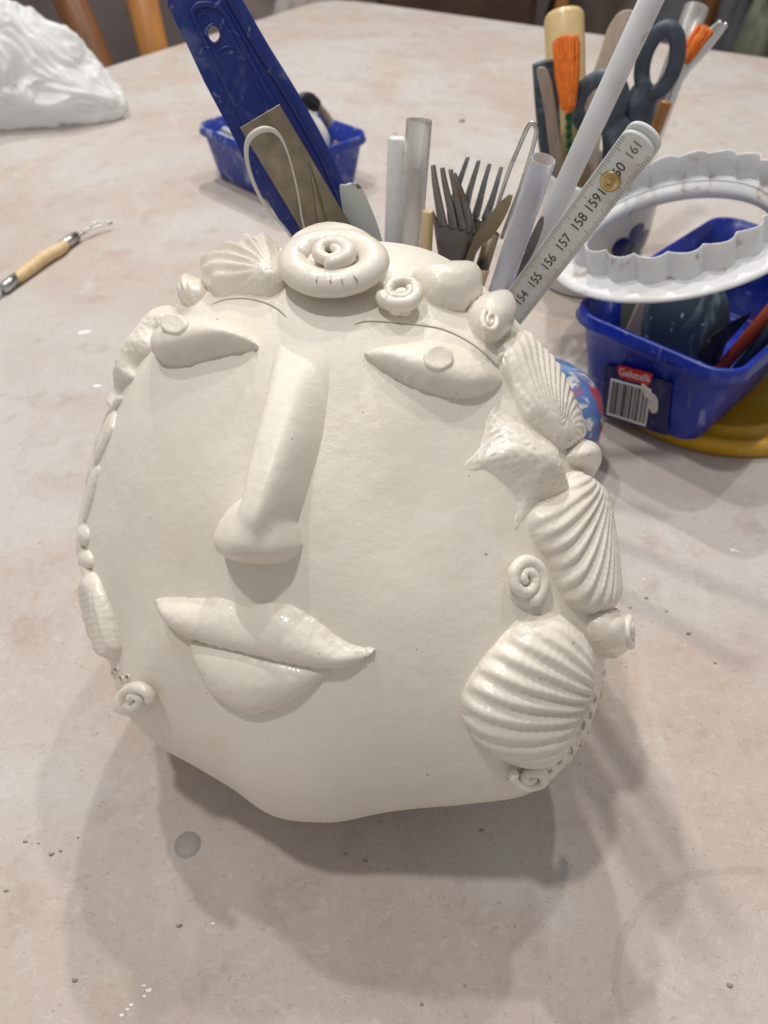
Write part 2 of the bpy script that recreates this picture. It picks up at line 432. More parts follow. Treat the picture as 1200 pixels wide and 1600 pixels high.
def coil(name, F, lift, mat, parent, n=12, sub=3, squash=1., notch=0., label=None, ends=True):
    """rolled clay string laid on the head; F[2] = (s, t, radius), lift = height of its centre in radii"""
    Q = smooth_path(np.array(F[2]), sub); P, N = hpos(F, Q[:, 0], Q[:, 1]); r = Q[:, 2].copy()
    u = np.linspace(0, 1, len(r)); r *= 1+.022*np.sin(17*u+1)+.018*np.sin(31*u)
    if notch: r *= 1-notch*np.maximum(0, np.cos(u*len(r)*1.15))**8
    P = P+N*(lift(u)+0*u if callable(lift) else lift+0*u)[:, None]
    V, Fc = sweep_vf(P, r, r*squash, n, N, False, ends)
    return fixn(mesh_obj(name, V, Fc, mat, parent, label=label))

face = thing('face_sculpture', 'large off-white clay face with closed lips and shells for hair', 'sculpture', (-.015, .2135, 0))
nA, nP = 250, 420
AL, PH = np.meshgrid(np.linspace(.004, np.pi-.004, nA), np.arange(nP)*2*np.pi/nP, indexing='ij')
dd = np.stack([np.sin(AL)*np.cos(PH), np.sin(AL)*np.sin(PH), np.cos(AL)], -1)
HV = HC+(dd*hrad(dd)[..., None])@HM
HV[..., 2] = np.maximum(HV[..., 2], .0006)
Fh = gridf(nA, nP, False, True); Fh.append(tuple(range(nP))[::-1]); Fh.append(tuple((nA-1)*nP+i for i in range(nP)))
fixn(mesh_obj('head', HV.reshape(-1, 3), Fh, M_CLAY, face))

# nose
FN = ((-0.0221,0.27,0.9626),0.0811,((0.0078,0.043,0.0097,0.0002),(0.0075,0.0361,0.01,0.0024),(0.0073,0.0269,0.0101,0.0055),(0.0066,0.0139,0.0099,0.0095),(0.0056,0.0019,0.0098,0.0128),(0.0046,-0.0086,0.0097,0.0155),(0.0032,-0.0156,0.0095,0.0165),(0.0013,-0.0221,0.0088,0.013)))
FB_ = ((-0.0155,0.2656,0.964),0.081,((-0.0026,-0.0219),))
def build_nose():
    K = np.array(FN[2]); c = smooth_path(K, 8)
    lo = c[:, :2].min(0)-.022; hi = c[:, :2].max(0)+.022
    nx, ny = [int(v/.0004) for v in hi-lo]
    S, T = np.meshgrid(np.linspace(lo[0], hi[0], nx), np.linspace(lo[1], hi[1], ny), indexing='ij')
    q = np.stack([S.ravel(), T.ravel()], 1)
    best = np.full(len(q), 1e9); par = np.zeros(len(q)); lat = np.zeros(len(q)); over = np.zeros(len(q))
    for i in range(len(c)-1):
        e = c[i+1, :2]-c[i, :2]; L = np.linalg.norm(e); w = q-c[i, :2]; kk = (w@e)/(L*L)
        kc = np.clip(kk, 0, 1); dd_ = w-kc[:, None]*e; d2 = (dd_**2).sum(1); m = d2 < best
        best = np.where(m, d2, best); par = np.where(m, i+kc, par); lat = np.where(m, (w[:, 0]*e[1]-w[:, 1]*e[0])/L, lat)
        ov = np.maximum(-kk if i == 0 else 0, (kk-1 if i == len(c)-2 else 0))*L
        over = np.where(m, np.maximum(ov, 0), over)
    ii = np.arange(len(c)); hw = np.interp(par, ii, c[:, 2]); hh = np.interp(par, ii, c[:, 3]); u = par/(len(c)-1)
    x = lat/hw                                            # + = viewer's left of the ridge
    cl = 1-np.clip((x-.62)/.36, 0, 1); cr = 1-np.clip((-x-.10)/np.interp(u, [0, .45, .85, 1], [1.2, 1.1, .66, .6]), 0, 1)
    ridge = hh*np.where(x > 0, sstep(cl)**.75, sstep(cr)**.85)*(1-sstep(over/.010))
    ridge = ridge-.0008*np.clip((np.where(x > 0, x-.95, -x-np.interp(u, [0, .45, .85, 1], [1.2, 1.1, .72, .66])))*8, 0, 4)-.0006*np.clip(over/.006, 0, 4)
    bc = np.array(FB_[2])[0]; w = q-bc; ca, sa = math.cos(-.10), math.sin(-.10)
    bx, by = (w[:, 0]*ca+w[:, 1]*sa)/.0156, (-w[:, 0]*sa+w[:, 1]*ca)/.0088
    wid = 1-.34*np.clip(by, 0, 2.0)/2.0
    by = np.where(by > 0, by*.56, by); bx = bx/np.where(by > 0, wid, 1)
    qq = (np.abs(bx)**2.6+np.abs(by)**2.2)
    bulb = (.0112+.0066*np.exp(-((bx+.05)/.55)**2)+.0022*np.exp(-((np.abs(bx)-.74)/.2)**2))*np.maximum(0, 1-qq)**.62
    bulb = np.where(qq > 1, -.02*(qq-1), bulb)
    k_ = .0011; m_ = np.maximum(np.maximum(ridge, bulb), -.004)
    h = m_+k_*np.log(np.exp((np.maximum(ridge, -.004)-m_)/k_)+np.exp((np.maximum(bulb, -.004)-m_)/k_))
    h = h-k_*.7*np.exp(-np.maximum(m_, 0)/.0012)
    h = h.reshape(S.shape)
    for _ in range(12):
        g = h.copy(); g[1:-1, 1:-1] = (h[:-2, 1:-1]+h[2:, 1:-1]+h[1:-1, :-2]+h[1:-1, 2:])/4; h = np.where(h > .0012, g, h)
    F = FN; P, N = hpos(F, S, T); h = h.reshape(S.shape)
    V = P+N*h[..., None]; keep = h > -.0030
    k = keep[:-1, :-1] & keep[1:, :-1] & keep[1:, 1:] & keep[:-1, 1:]
    I, J = np.nonzero(k); qd = np.stack([I*ny+J, (I+1)*ny+J, (I+1)*ny+J+1, I*ny+J+1], 1)
    used = np.unique(qd); idx = -np.ones(keep.size, int); idx[used] = np.arange(len(used))
    mesh_obj('nose', V.reshape(-1, 3)[used], [tuple(r) for r in idx[qd].tolist()], M_CLAY, face)
build_nose()

# eyes
FER = ((0.5156,0.5729,0.6371),0.0969,((-0.0249,-0.0008),(-0.0189,0.0028),(-0.0103,0.0068),(-0.0015,0.0099),(0.0082,0.0106),(0.0157,0.0099),(0.022,0.0078),(0.0206,0.0027),(0.0161,-0.0028),(0.0097,-0.0069),(0.0014,-0.0082),(-0.0074,-0.0079),(-0.017,-0.005)))
FEL = ((-0.3364,0.6896,0.6414),0.1003,((-0.0234,0.0064),(-0.0238,0.0145),(-0.0168,0.0156),(-0.005,0.012),(0.0086,0.0049),(0.0184,-0.001),(0.0247,-0.0063),(0.0229,-0.0081),(0.0139,-0.0077),(0.0033,-0.0081),(-0.0062,-0.0079),(-0.0161,-0.0035)))
def eye_fn(F, H):
    K = np.array(F[2]); t0, t1 = K[:, 1].min(), K[:, 1].max()
    return lambda s, t, d, h: h*(.12+.88*np.clip(1.15-(t-t0)/(t1-t0), 0, 1))
er = appl('eye', FER, .0095, .0085, M_CLAY, face, eye_fn(FER, 1), label='almond eye on the right of the face')
el = appl('eye', FEL, .0110, .0080, M_CLAY, face, eye_fn(FEL, 1), label='almond eye on the left of the face')
FPR = ((0.5029,0.5736,0.6466),0.0965,((0.0044,0.0018),(0.0046,0.0003),(0.0043,-0.001),(0.0035,-0.0024),(0.0025,-0.0035),(0.0012,-0.0041),(-0.0003,-0.0044),(-0.0017,-0.0042),(-0.0029,-0.0036),(-0.0038,-0.0026),(-0.0044,-0.0013),(-0.0045,0.0),(-0.0042,0.0015),(-0.0035,0.0027),(-0.0024,0.0037),(-0.0011,0.0044),(0.0003,0.0046),(0.0017,0.0044),(0.0029,0.0038),(0.0038,0.0029)))
FPL = ((-0.3658,0.6885,0.6262),0.1012,((0.0055,-0.0008),(0.0056,-0.0021),(0.0052,-0.0032),(0.0042,-0.004),(0.003,-0.0046),(0.0013,-0.0046),(-0.0005,-0.004),(-0.0023,-0.003),(-0.004,-0.0017),(-0.0053,-0.0001),(-0.0061,0.0016),(-0.0063,0.003),(-0.006,0.0043),(-0.005,0.0051),(-0.0037,0.0055),(-0.0018,0.0051),(0.0001,0.0044),(0.0019,0.0035),(0.0035,0.0021),(0.0047,0.0007)))
pin = lambda s, t, d, h: h-.0006*np.exp(-(np.hypot(s, t)/.0035)**2)
appl('pupil', FPR, .0028, .0011, M_CLAY, er, pin, res=.0002, blur=2, base=.0058, wob=.0001, drop=9)
appl('pupil', FPL, .0032, .0012, M_CLAY, el, pin, res=.0002, blur=2, base=.0074, wob=.0001, drop=9)
# cut brow lines: a lifted lip of clay with a sharp lower edge
def brow(F, wid=.0042, hgt=.0003):
    Q = smooth_path(np.array(F[2]), 10); e = np.gradient(Q, axis=0); e /= np.linalg.norm(e, axis=1)[:, None]; nrm = np.stack([-e[:, 1], e[:, 0]], 1)
    fade = np.minimum(1, np.minimum(np.linspace(0, 8, len(Q)), np.linspace(8, 0, len(Q))))
    rows = []
    for off, h in ((wid, -.0003), (wid*.5, .0002), (.0002, hgt), (-.00005, hgt*.75), (.0001, -.001)):
        s, t = (Q+nrm*off*1.).T; P, N = hpos(F, s, t); rows.append(P+N*(h*(fade if h > 0 else 1))[:, None] if h > 0 else P+N*h)
    V = np.stack(rows, 0); o = mesh_obj('brow_line', V.reshape(-1, 3), gridf(len(rows), len(Q)), M_CLAY, face)
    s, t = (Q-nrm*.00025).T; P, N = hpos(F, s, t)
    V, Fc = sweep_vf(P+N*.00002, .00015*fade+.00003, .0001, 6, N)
    mesh_obj('groove_shade', V, Fc, m_shade.m, o)  # dark thread below the lip: the shade of the cut as colour
brow(((0.4709,0.6452,0.6017),0.0993,((-0.0263,0.001),(-0.0228,0.0025),(-0.0143,0.004),(-0.006,0.0058),(0.0023,0.0075),(0.0103,0.0074),(0.0186,0.0064),(0.0266,0.0046))))
brow(((-0.1573,0.7841,0.6004),0.1028,((-0.0169,0.0061),(-0.0115,0.0063),(-0.0034,0.0046),(0.0048,0.0011),(0.0109,-0.0025),(0.0157,-0.0066))))

# lips
FUL = ((-0.0508,-0.3452,0.9371),0.0816,((-0.0443,0.0058),(-0.0356,0.0077),(-0.0246,0.0083),(-0.0155,0.009),(-0.01,0.0074),(-0.0057,0.0065),(-0.0016,0.0083),(0.0048,0.0089),(0.0114,0.0076),(0.0177,0.004),(0.0238,-0.0006),(0.0299,-0.0041),(0.0375,-0.0052),(0.0341,-0.0082),(0.0281,-0.0108),(0.0216,-0.0118),(0.0142,-0.0114),(0.0038,-0.0097),(-0.0075,-0.0085),(-0.0191,-0.007),(-0.0291,-0.0049),(-0.0371,-0.0011)))
def ul_fn(s, t, d, h):
    K = np.array(FUL[2])
    return h*(.55+.45*np.clip(1-(t-np.interp(s, K[13:][::-1, 0], K[13:][::-1, 1]))/.017, 0, 1))
appl('upper_lip', FUL, .0085, .0100, M_WET, face, ul_fn, wob=.0002)
FLL = ((-0.0617,-0.5111,0.8573),0.0863,((-0.0281,0.0079),(-0.0193,0.0098),(-0.0069,0.0092),(0.0051,0.0079),(0.0161,0.0058),(0.0239,0.0037),(0.0173,-0.0021),(0.0114,-0.0065),(0.0056,-0.0094),(-0.0028,-0.0121),(-0.0105,-0.0115),(-0.0172,-0.0091),(-0.0226,-0.0044)))
appl('lower_lip', FLL, .0068, .0135, M_WET, face, lambda s, t, d, h: h, wob=.0002)

# shells ------------------------------------------------------------
def ribs(F, hinge, n, amp, dome=1., grow=.00008, fade=.012, bend=0., pw=1.):
    hx, hy = hinge
    def fn(s, t, d, h):
        a = np.arctan2(t-hy, s-hx); a0 = np.arctan2(np.array(F[2])[:, 1].mean()-hy, np.array(F[2])[:, 0].mean()-hx)
        a = (a-a0+np.pi) % (2*np.pi)-np.pi; r = np.hypot(s-hx, t-hy)
        c = np.cos((a+bend*r/.03)*n+.25*np.sin(3*a)+.08*np.sin(r*260+4*a))
        rr = np.where(c > 0, c**pw if pw == 1 else np.abs(c)**pw, -np.abs(c)**1.0)
        k = np.clip(r/fade, 0, 1)*np.clip(d/.003+.45, 0, 1)*(.75+.35*np.sin(5*a+1.7))
        return h+amp*rr*k+grow*np.sin(r*2600+3*np.sin(a*7))*k
    return fn
def shell(F, H, w, n, amp, mat=None, npts=-1, **k):
    kw = {q: k.pop(q) for q in ('label', 'wob', 'drop', 'prof', 'res') if q in k}
    hp = np.array(F[2])[-1][:2]
    return appl('scallop_shell', F, H, w, mat or M_WET, face, ribs(F, hp, n, amp, **k), npts=npts, **kw)
# fan at the right temple
shell(((0.7999,0.4719,0.3707),0.1008,((-0.0224,0.006),(-0.0197,-0.001),(-0.0132,-0.0051),(-0.004,-0.0114),(0.0044,-0.0109),(0.014,-0.0092),(0.0206,-0.003),(0.033,0.0218),(0.0246,0.0244),(0.0166,0.0275),(0.0098,0.0315),(0.0034,0.0363),(-0.0088,0.0263),(-0.016,0.0257),(-0.0201,0.0141),(0.0107,-0.0107))), .0050, .007, 52, .00045, grow=.00006, bend=.35, label='thin fan shell at the right temple')
# ribbed shell on the right cheek edge
shell(((0.916,-0.0336,0.3998),0.0995,((-0.0143,0.0168),(-0.0181,0.0116),(-0.0164,0.0038),(-0.0122,-0.003),(-0.01,-0.0104),(-0.0058,-0.0169),(0.0026,-0.0206),(0.0123,-0.0232),(0.036,-0.0251),(0.0368,-0.014),(0.0395,-0.0023),(0.042,0.0099),(0.0441,0.0181),(0.027,0.0237),(0.0098,0.0276),(-0.0029,0.0202),(0.0376,0.0287))), .0070, .008, 62, .0009, label='ribbed shell at the right ear')
# big scallop low on the right
shell(((0.7289,-0.4463,0.5192),0.1065,((0.0092,0.0214),(0.0025,0.0207),(-0.0099,0.0157),(-0.0192,0.0083),(-0.0224,0.0013),(-0.0223,-0.0072),(-0.0192,-0.0137),(-0.013,-0.0215),(-0.0074,-0.0262),(-0.0003,-0.0285),(0.0068,-0.0251),(0.0145,-0.018),(0.021,-0.0137),(0.0265,-0.0054),(0.028,0.0019),(0.0252,0.01),(0.0209,0.0167),(0.0267,-0.0224))), .0105, .016, 48, .0009, pw=.8, label='largest scallop shell low on the right jaw')
# white scallop at the top left
shell(((-0.2232,0.877,0.4255),0.1118,((-0.0227,0.0129),(-0.0203,0.013),(-0.0145,0.0146),(-0.0103,0.0163),(-0.004,0.0185),(-0.001,0.0196),(0.0042,0.0198),(0.0069,0.0212),(0.0141,0.0029),(0.0196,-0.0097),(0.0211,-0.0161),(0.0147,-0.0197),(0.0008,-0.0142),(-0.0079,-0.0122),(-0.0177,0.0004),(0.0187,-0.0161))), .0085, .007, 32, .0011, label='glossy scallop shell at the top left of the brow')
shell(((-0.4459,0.8443,0.2971),0.1161,((-0.0038,-0.0023),(0.0014,-0.0012),(0.0057,-0.0002),(0.0083,0.0013),(0.0045,0.0017),(0.0111,-0.0182),(0.0027,-0.0201),(-0.0069,-0.0035),(0.0061,-0.0256))), .0075, .007, 20, .0008, label='small cockle shell beside the top left scallop')
# starfish
def star_fn(F, arms, H, hw=.0075, tex=.0003):
    K = np.array(F[2]); c = K[-1-arms]; tips = K[-arms:]
    def fn(s, t, d, h):
        r = np.zeros_like(s)
        for tp in tips:
            e = tp-c; L2 = e@e; k = np.clip(((s-c[0])*e[0]+(t-c[1])*e[1])/L2, 0, 1)
            dist = np.hypot(s-c[0]-k*e[0], t-c[1]-k*e[1])
            r = np.maximum(r, (1-.55*k)*np.exp(-(dist/(hw*(1-.35*k)))**2))
        g = np.sin(s*1500+1.5*np.sin(t*700))*np.sin(t*1500+1.5*np.sin(s*600))
        return h*(.35+.65*r/.95)-tex*np.maximum(0, g-.25)*2*sstep(d/.003)
    return fn
FST = ((0.8155,0.2613,0.5164),0.096,((-0.0158,0.0161),(-0.0103,0.0136),(0.0007,0.013),(0.0098,0.0135),(0.0145,0.0133),(0.0148,0.009),(0.0191,0.0037),(0.0311,0.0001),(0.0301,-0.0049),(0.0254,-0.0082),(0.0184,-0.0082),(0.009,-0.0104),(0.0049,-0.0139),(0.0024,-0.019),(0.0005,-0.0239),(-0.0011,-0.021),(-0.001,-0.0152),(-0.0031,-0.0119),(-0.009,-0.0094),(-0.0158,-0.0076),(-0.0219,-0.0097),(-0.0235,-0.007),(-0.0202,-0.0017),(-0.019,0.0036),(-0.0188,0.0107),(0.0003,0.0008),(-0.0157,0.014),(-0.0211,-0.0073),(0.0006,-0.022),(0.0274,-0.0053),(0.0114,0.0122)))
appl('starfish', FST, .0085, .012, M_WET, face, star_fn(FST, 5, .0115, .010), npts=25, sm=4, prof=lambda x: sstep(x)**.75, label='pitted starfish on the right cheek')
FSL = ((-0.58,0.6566,0.4821),0.1069,((0.0045,0.0235),(0.002,0.0208),(-0.0019,0.018),(-0.0061,0.0128),(-0.0102,0.0086),(-0.0152,0.0046),(-0.0197,0.0019),(-0.0248,-0.0011),(-0.0309,-0.005),(-0.0246,-0.0124),(-0.0223,-0.004),(-0.01,-0.0071),(-0.0078,-0.0017),(0.0014,-0.0018),(0.0043,0.0011),(0.0045,0.0062),(0.0141,0.0046),(-0.0134,0.0083),(0.0034,0.0211),(-0.0274,-0.0059)))
appl('starfish', FSL, .0100, .007, M_CLAY, face, star_fn(FSL, 2, .0100, .013, .0005), npts=17, sm=4, label='bumpy starfish at the left temple')
# spirals
coil('spiral_shell', ((0.1323,0.8393,0.5273),0.1064,((-0.0137,0.0023,0.0053),(-0.013,0.0042,0.0053),(-0.0119,0.0062,0.0053),(-0.0101,0.0076,0.0054),(-0.0079,0.0089,0.0054),(-0.0052,0.0095,0.0054),(-0.0022,0.0097,0.0054),(0.0008,0.0093,0.0054),(0.0038,0.0084,0.0054),(0.0065,0.0071,0.0053),(0.0089,0.0057,0.0053),(0.0109,0.0038,0.0053),(0.0123,0.0019,0.0052),(0.013,-0.0001,0.0052),(0.0131,-0.0021,0.0052),(0.0126,-0.004,0.0052),(0.0114,-0.0058,0.0052),(0.0096,-0.0073,0.0052),(0.0072,-0.0084,0.0052),(0.0045,-0.0091,0.0052),(0.0014,-0.0092,0.0052),(-0.0017,-0.0091,0.0052),(-0.0048,-0.0084,0.0053),(-0.0077,-0.0071,0.0053),(-0.0102,-0.0057,0.0053),(-0.0122,-0.004,0.0054),(-0.0137,-0.0017,0.0054),(-0.0145,0.0005,0.0055),(-0.0145,0.0028,0.0055),(-0.0138,0.0049,0.0055))), lambda u: .0075, M_WET, face, n=16, squash=.8, label='large ammonite coil on top of the forehead')
coil('inner_whorl', ((0.1359,0.8344,0.5341),0.106,((0.0003,0.0022,0.0017),(0.0012,0.0017,0.0018),(0.0019,0.0011,0.0018),(0.0024,0.0005,0.0019),(0.0026,-0.0005,0.0019),(0.0024,-0.0014,0.002),(0.0018,-0.0019,0.002),(0.001,-0.0025,0.0021),(-0.0002,-0.0026,0.0021),(-0.0015,-0.0022,0.0022),(-0.0028,-0.0015,0.0022),(-0.0039,-0.0006,0.0023),(-0.0045,0.0006,0.0023),(-0.0047,0.0019,0.0024),(-0.0043,0.0031,0.0025),(-0.0034,0.0039,0.0025),(-0.002,0.0044,0.0026),(-0.0003,0.0044,0.0026),(0.0015,0.0039,0.0027),(0.0032,0.0029,0.0027),(0.0045,0.0017,0.0027),(0.0053,0.0003,0.0028),(0.0054,-0.0013,0.0028),(0.0048,-0.0026,0.0029),(0.0034,-0.0036,0.0029),(0.0016,-0.0043,0.003))), lambda u: .0112, M_WET, face, n=12)
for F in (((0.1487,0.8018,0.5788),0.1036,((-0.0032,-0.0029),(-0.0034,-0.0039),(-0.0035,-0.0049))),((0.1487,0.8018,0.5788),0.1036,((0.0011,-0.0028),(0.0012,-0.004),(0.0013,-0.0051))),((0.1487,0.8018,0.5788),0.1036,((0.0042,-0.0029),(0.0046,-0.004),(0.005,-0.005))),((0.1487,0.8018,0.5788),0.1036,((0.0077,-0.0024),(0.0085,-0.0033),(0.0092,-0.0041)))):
    q = np.array(F[2]); P, N = hpos(F, q[:, 0], q[:, 1]); V, Fc = sweep_vf(P+N*.0108, .00014, .0010, 6, N); mesh_obj('groove_shade', V, Fc, m_shade.m, face)  # dark slips on the coil, painted shade of incised marks
appl('ammonite_base', ((0.1126,0.8697,0.4805),0.1087,((0.0176,0.0021),(0.0181,-0.0016),(0.0173,-0.0051),(0.0153,-0.0082),(0.0121,-0.0104),(0.0081,-0.0121),(0.0034,-0.0125),(-0.0016,-0.0123),(-0.0065,-0.011),(-0.011,-0.0091),(-0.0147,-0.0062),(-0.0175,-0.0028),(-0.0194,0.0015),(-0.02,0.006),(-0.0194,0.0106),(-0.0176,0.0149),(-0.0149,0.019),(-0.0113,0.0225),(-0.0067,0.0236),(-0.0013,0.0217),(0.0041,0.0183),(0.009,0.0142),(0.013,0.01),(0.0159,0.0061))), .0085, .004, M_WET, face)
coil('spiral_shell', ((0.3492,0.7595,0.5488),0.1043,((0.0015,0.0023,0.0013),(0.0018,0.002,0.0013),(0.0021,0.0015,0.0013),(0.0022,0.0009,0.0014),(0.0021,0.0005,0.0014),(0.002,-0.0002,0.0014),(0.0017,-0.0008,0.0015),(0.0012,-0.0015,0.0015),(0.0007,-0.0019,0.0015),(0.0001,-0.0023,0.0016),(-0.0006,-0.0024,0.0016),(-0.0014,-0.0025,0.0016),(-0.0021,-0.0025,0.0017),(-0.0028,-0.0023,0.0017),(-0.0034,-0.002,0.0017),(-0.0038,-0.0015,0.0018),(-0.0042,-0.0009,0.0018),(-0.0044,0.0,0.0019),(-0.0043,0.0007,0.0019),(-0.0042,0.0016,0.0019),(-0.0038,0.0023,0.002),(-0.0032,0.003,0.002),(-0.0025,0.0037,0.002),(-0.0017,0.0043,0.0021),(-0.0008,0.0047,0.0021),(0.0001,0.0048,0.0021),(0.001,0.0049,0.0022),(0.0019,0.0047,0.0022),(0.0027,0.0042,0.0022),(0.0034,0.0036,0.0023),(0.0039,0.0028,0.0023),(0.0042,0.0019,0.0023),(0.0043,0.0007,0.0024),(0.0041,-0.0003,0.0024),(0.0037,-0.0013,0.0024),(0.0031,-0.0023,0.0025),(0.0023,-0.0033,0.0025),(0.0013,-0.0038,0.0025),(0.0002,-0.0043,0.0025),(-0.001,-0.0047,0.0026),(-0.0022,-0.0046,0.0026),(-0.0033,-0.0044,0.0026),(-0.0044,-0.0039,0.0027),(-0.0053,-0.0031,0.0027))), lambda u: .0052-.001*u, M_WET, face, label='small coil right of the large ammonite')
appl('snail_shell', ((0.4581,0.7921,0.4035),0.1089,((-0.0132,-0.0017),(-0.0092,0.004),(-0.0046,0.0117),(0.0013,0.0198),(0.0091,0.0158),(0.0112,0.004),(0.008,-0.0056),(0.0024,-0.0091),(-0.0034,-0.0101),(-0.0086,-0.0074))), .0100, .0135, M_WET, face, label='smooth bulging snail body beside the small coil')
appl('cone_shell', ((0.6026,0.7127,0.359),0.1071,((-0.0074,0.0059),(-0.0023,0.0162),(0.0035,0.0116),(0.0069,0.0035),(0.0056,-0.0089),(0.0012,-0.0128),(-0.0058,-0.0105),(-0.0089,-0.0042))), .0095, .0065, M_WET, face, label='stubby cone shell above the right eye')
coil('cone_whorl', ((0.6071,0.6589,0.4442),0.1041,((-0.002,-0.0024,0.0007),(-0.0019,-0.0027,0.0007),(-0.0019,-0.003,0.0008),(-0.0019,-0.0033,0.0008),(-0.002,-0.0036,0.0008),(-0.0021,-0.0039,0.0008),(-0.0023,-0.0041,0.0008),(-0.0026,-0.0041,0.0008),(-0.0029,-0.004,0.0009),(-0.0032,-0.0037,0.0009),(-0.0034,-0.0034,0.0009),(-0.0036,-0.0028,0.0009),(-0.0037,-0.0022,0.0009),(-0.0036,-0.0014,0.0009),(-0.0034,-0.0009,0.001),(-0.0031,-0.0001,0.001),(-0.0027,0.0001,0.001),(-0.0022,0.0003,0.001),(-0.0018,-0.0,0.001),(-0.0013,-0.0004,0.001),(-0.0009,-0.0012,0.0011),(-0.0006,-0.0021,0.0011),(-0.0005,-0.003,0.0011),(-0.0006,-0.0041,0.0011),(-0.0008,-0.0049,0.0011),(-0.0012,-0.0057,0.0011),(-0.0018,-0.0062,0.0011),(-0.0025,-0.0064,0.0011),(-0.0032,-0.0063,0.0012),(-0.0038,-0.0056,0.0012),(-0.0044,-0.0049,0.0012),(-0.0048,-0.0038,0.0012),(-0.005,-0.0024,0.0012),(-0.005,-0.001,0.0013))), lambda u: .0092, M_WET, face)
coil('spiral_shell', ((0.789,-0.1224,0.6021),0.0961,((-0.0009,-0.0004,0.0014),(-0.0011,-0.0001,0.0014),(-0.0012,0.0001,0.0015),(-0.0012,0.0004,0.0015),(-0.0011,0.0008,0.0015),(-0.0009,0.0012,0.0015),(-0.0006,0.0015,0.0015),(-0.0003,0.0018,0.0016),(0.0001,0.002,0.0016),(0.0006,0.0021,0.0016),(0.0013,0.002,0.0016),(0.0017,0.0019,0.0017),(0.0021,0.0015,0.0017),(0.0025,0.0011,0.0017),(0.0028,0.0005,0.0017),(0.003,-0.0001,0.0017),(0.0029,-0.0008,0.0018),(0.0027,-0.0016,0.0018),(0.0024,-0.0023,0.0018),(0.0018,-0.0029,0.0018),(0.0012,-0.0034,0.0018),(0.0004,-0.0037,0.0019),(-0.0004,-0.0039,0.0019),(-0.0013,-0.0038,0.0019),(-0.0021,-0.0036,0.0019),(-0.0028,-0.0031,0.0019),(-0.0033,-0.0025,0.002),(-0.0039,-0.0017,0.002),(-0.0041,-0.0007,0.002),(-0.004,0.0003,0.002),(-0.0038,0.0014,0.002),(-0.0034,0.0025,0.0021),(-0.0027,0.0034,0.0021),(-0.0018,0.0042,0.0021),(-0.0007,0.0048,0.0021),(0.0003,0.0051,0.0022),(0.0016,0.0051,0.0022),(0.0028,0.0048,0.0022),(0.0039,0.0042,0.0022),(0.0048,0.0032,0.0023),(0.0055,0.0021,0.0023),(0.0059,0.0008,0.0023),(0.006,-0.0006,0.0023),(0.0059,-0.0021,0.0024),(0.0052,-0.0035,0.0024),(0.0042,-0.0047,0.0024),(0.0031,-0.0057,0.0024),(0.0019,-0.0066,0.0024))), lambda u: .0042-.0012*u, M_WET, face, label='round coil in front of the ribbed right shell')
appl('spiral_base', ((0.8047,-0.1323,0.5787),0.097,((0.0078,-0.0018),(0.0067,-0.0042),(0.0048,-0.006),(0.0027,-0.0075),(0.0002,-0.0081),(-0.002,-0.0081),(-0.0043,-0.0073),(-0.0059,-0.0059),(-0.0071,-0.0039),(-0.0075,-0.0015),(-0.0073,0.0011),(-0.0063,0.0036),(-0.0047,0.0057),(-0.0028,0.0073),(-0.0003,0.0081),(0.0022,0.008),(0.0045,0.0071),(0.0064,0.0055),(0.0076,0.0033),(0.0081,0.0008))), .0032, .003, M_WET, face)
appl('side_shell', ((0.941,-0.3172,0.1179),0.1098,((-0.0024,0.0243),(0.0048,0.0138),(0.0102,-0.0042),(0.0068,-0.0041),(0.001,-0.0053),(-0.0044,-0.0078),(-0.0084,-0.0021),(-0.0099,0.0172))), .009, .004, M_WET, face, label='thick round shell seen from the side at the right edge')
coil('side_whorl', ((0.9451,-0.3222,0.0543),0.1099,((-0.0006,0.0003,0.0012),(-0.0009,0.0002,0.0012),(-0.0011,0.0002,0.0012),(-0.0012,-0.0,0.0012),(-0.0012,-0.0,0.0013),(-0.0012,0.0032,0.0013),(-0.001,0.0062,0.0013),(-0.0006,0.008,0.0013),(-0.0001,0.0085,0.0013),(0.0005,0.0083,0.0013),(0.0012,0.007,0.0013),(0.0019,0.0033,0.0014),(0.0025,0.0003,0.0014),(0.0028,0.0003,0.0014),(0.0029,0.0006,0.0014),(0.0028,0.0006,0.0014),(0.0024,0.0008,0.0014),(0.0018,0.0008,0.0014),(0.001,0.0008,0.0015),(0.0,0.0008,0.0015),(-0.001,0.0008,0.0015),(-0.002,0.0005,0.0015),(-0.0029,0.0003,0.0015),(-0.0037,0.0,0.0015),(-0.0041,-0.0003,0.0016),(-0.0043,0.0012,0.0016),(-0.0042,0.0096,0.0015),(-0.0036,0.0132,0.0015),(-0.0028,0.0155,0.0015),(-0.0016,0.0169,0.0015),(-0.0002,0.0172,0.0015),(0.0012,0.0168,0.0016),(0.0027,0.0151,0.0016),(0.0041,0.0115,0.0016))), lambda u: .0088, M_WET, face)
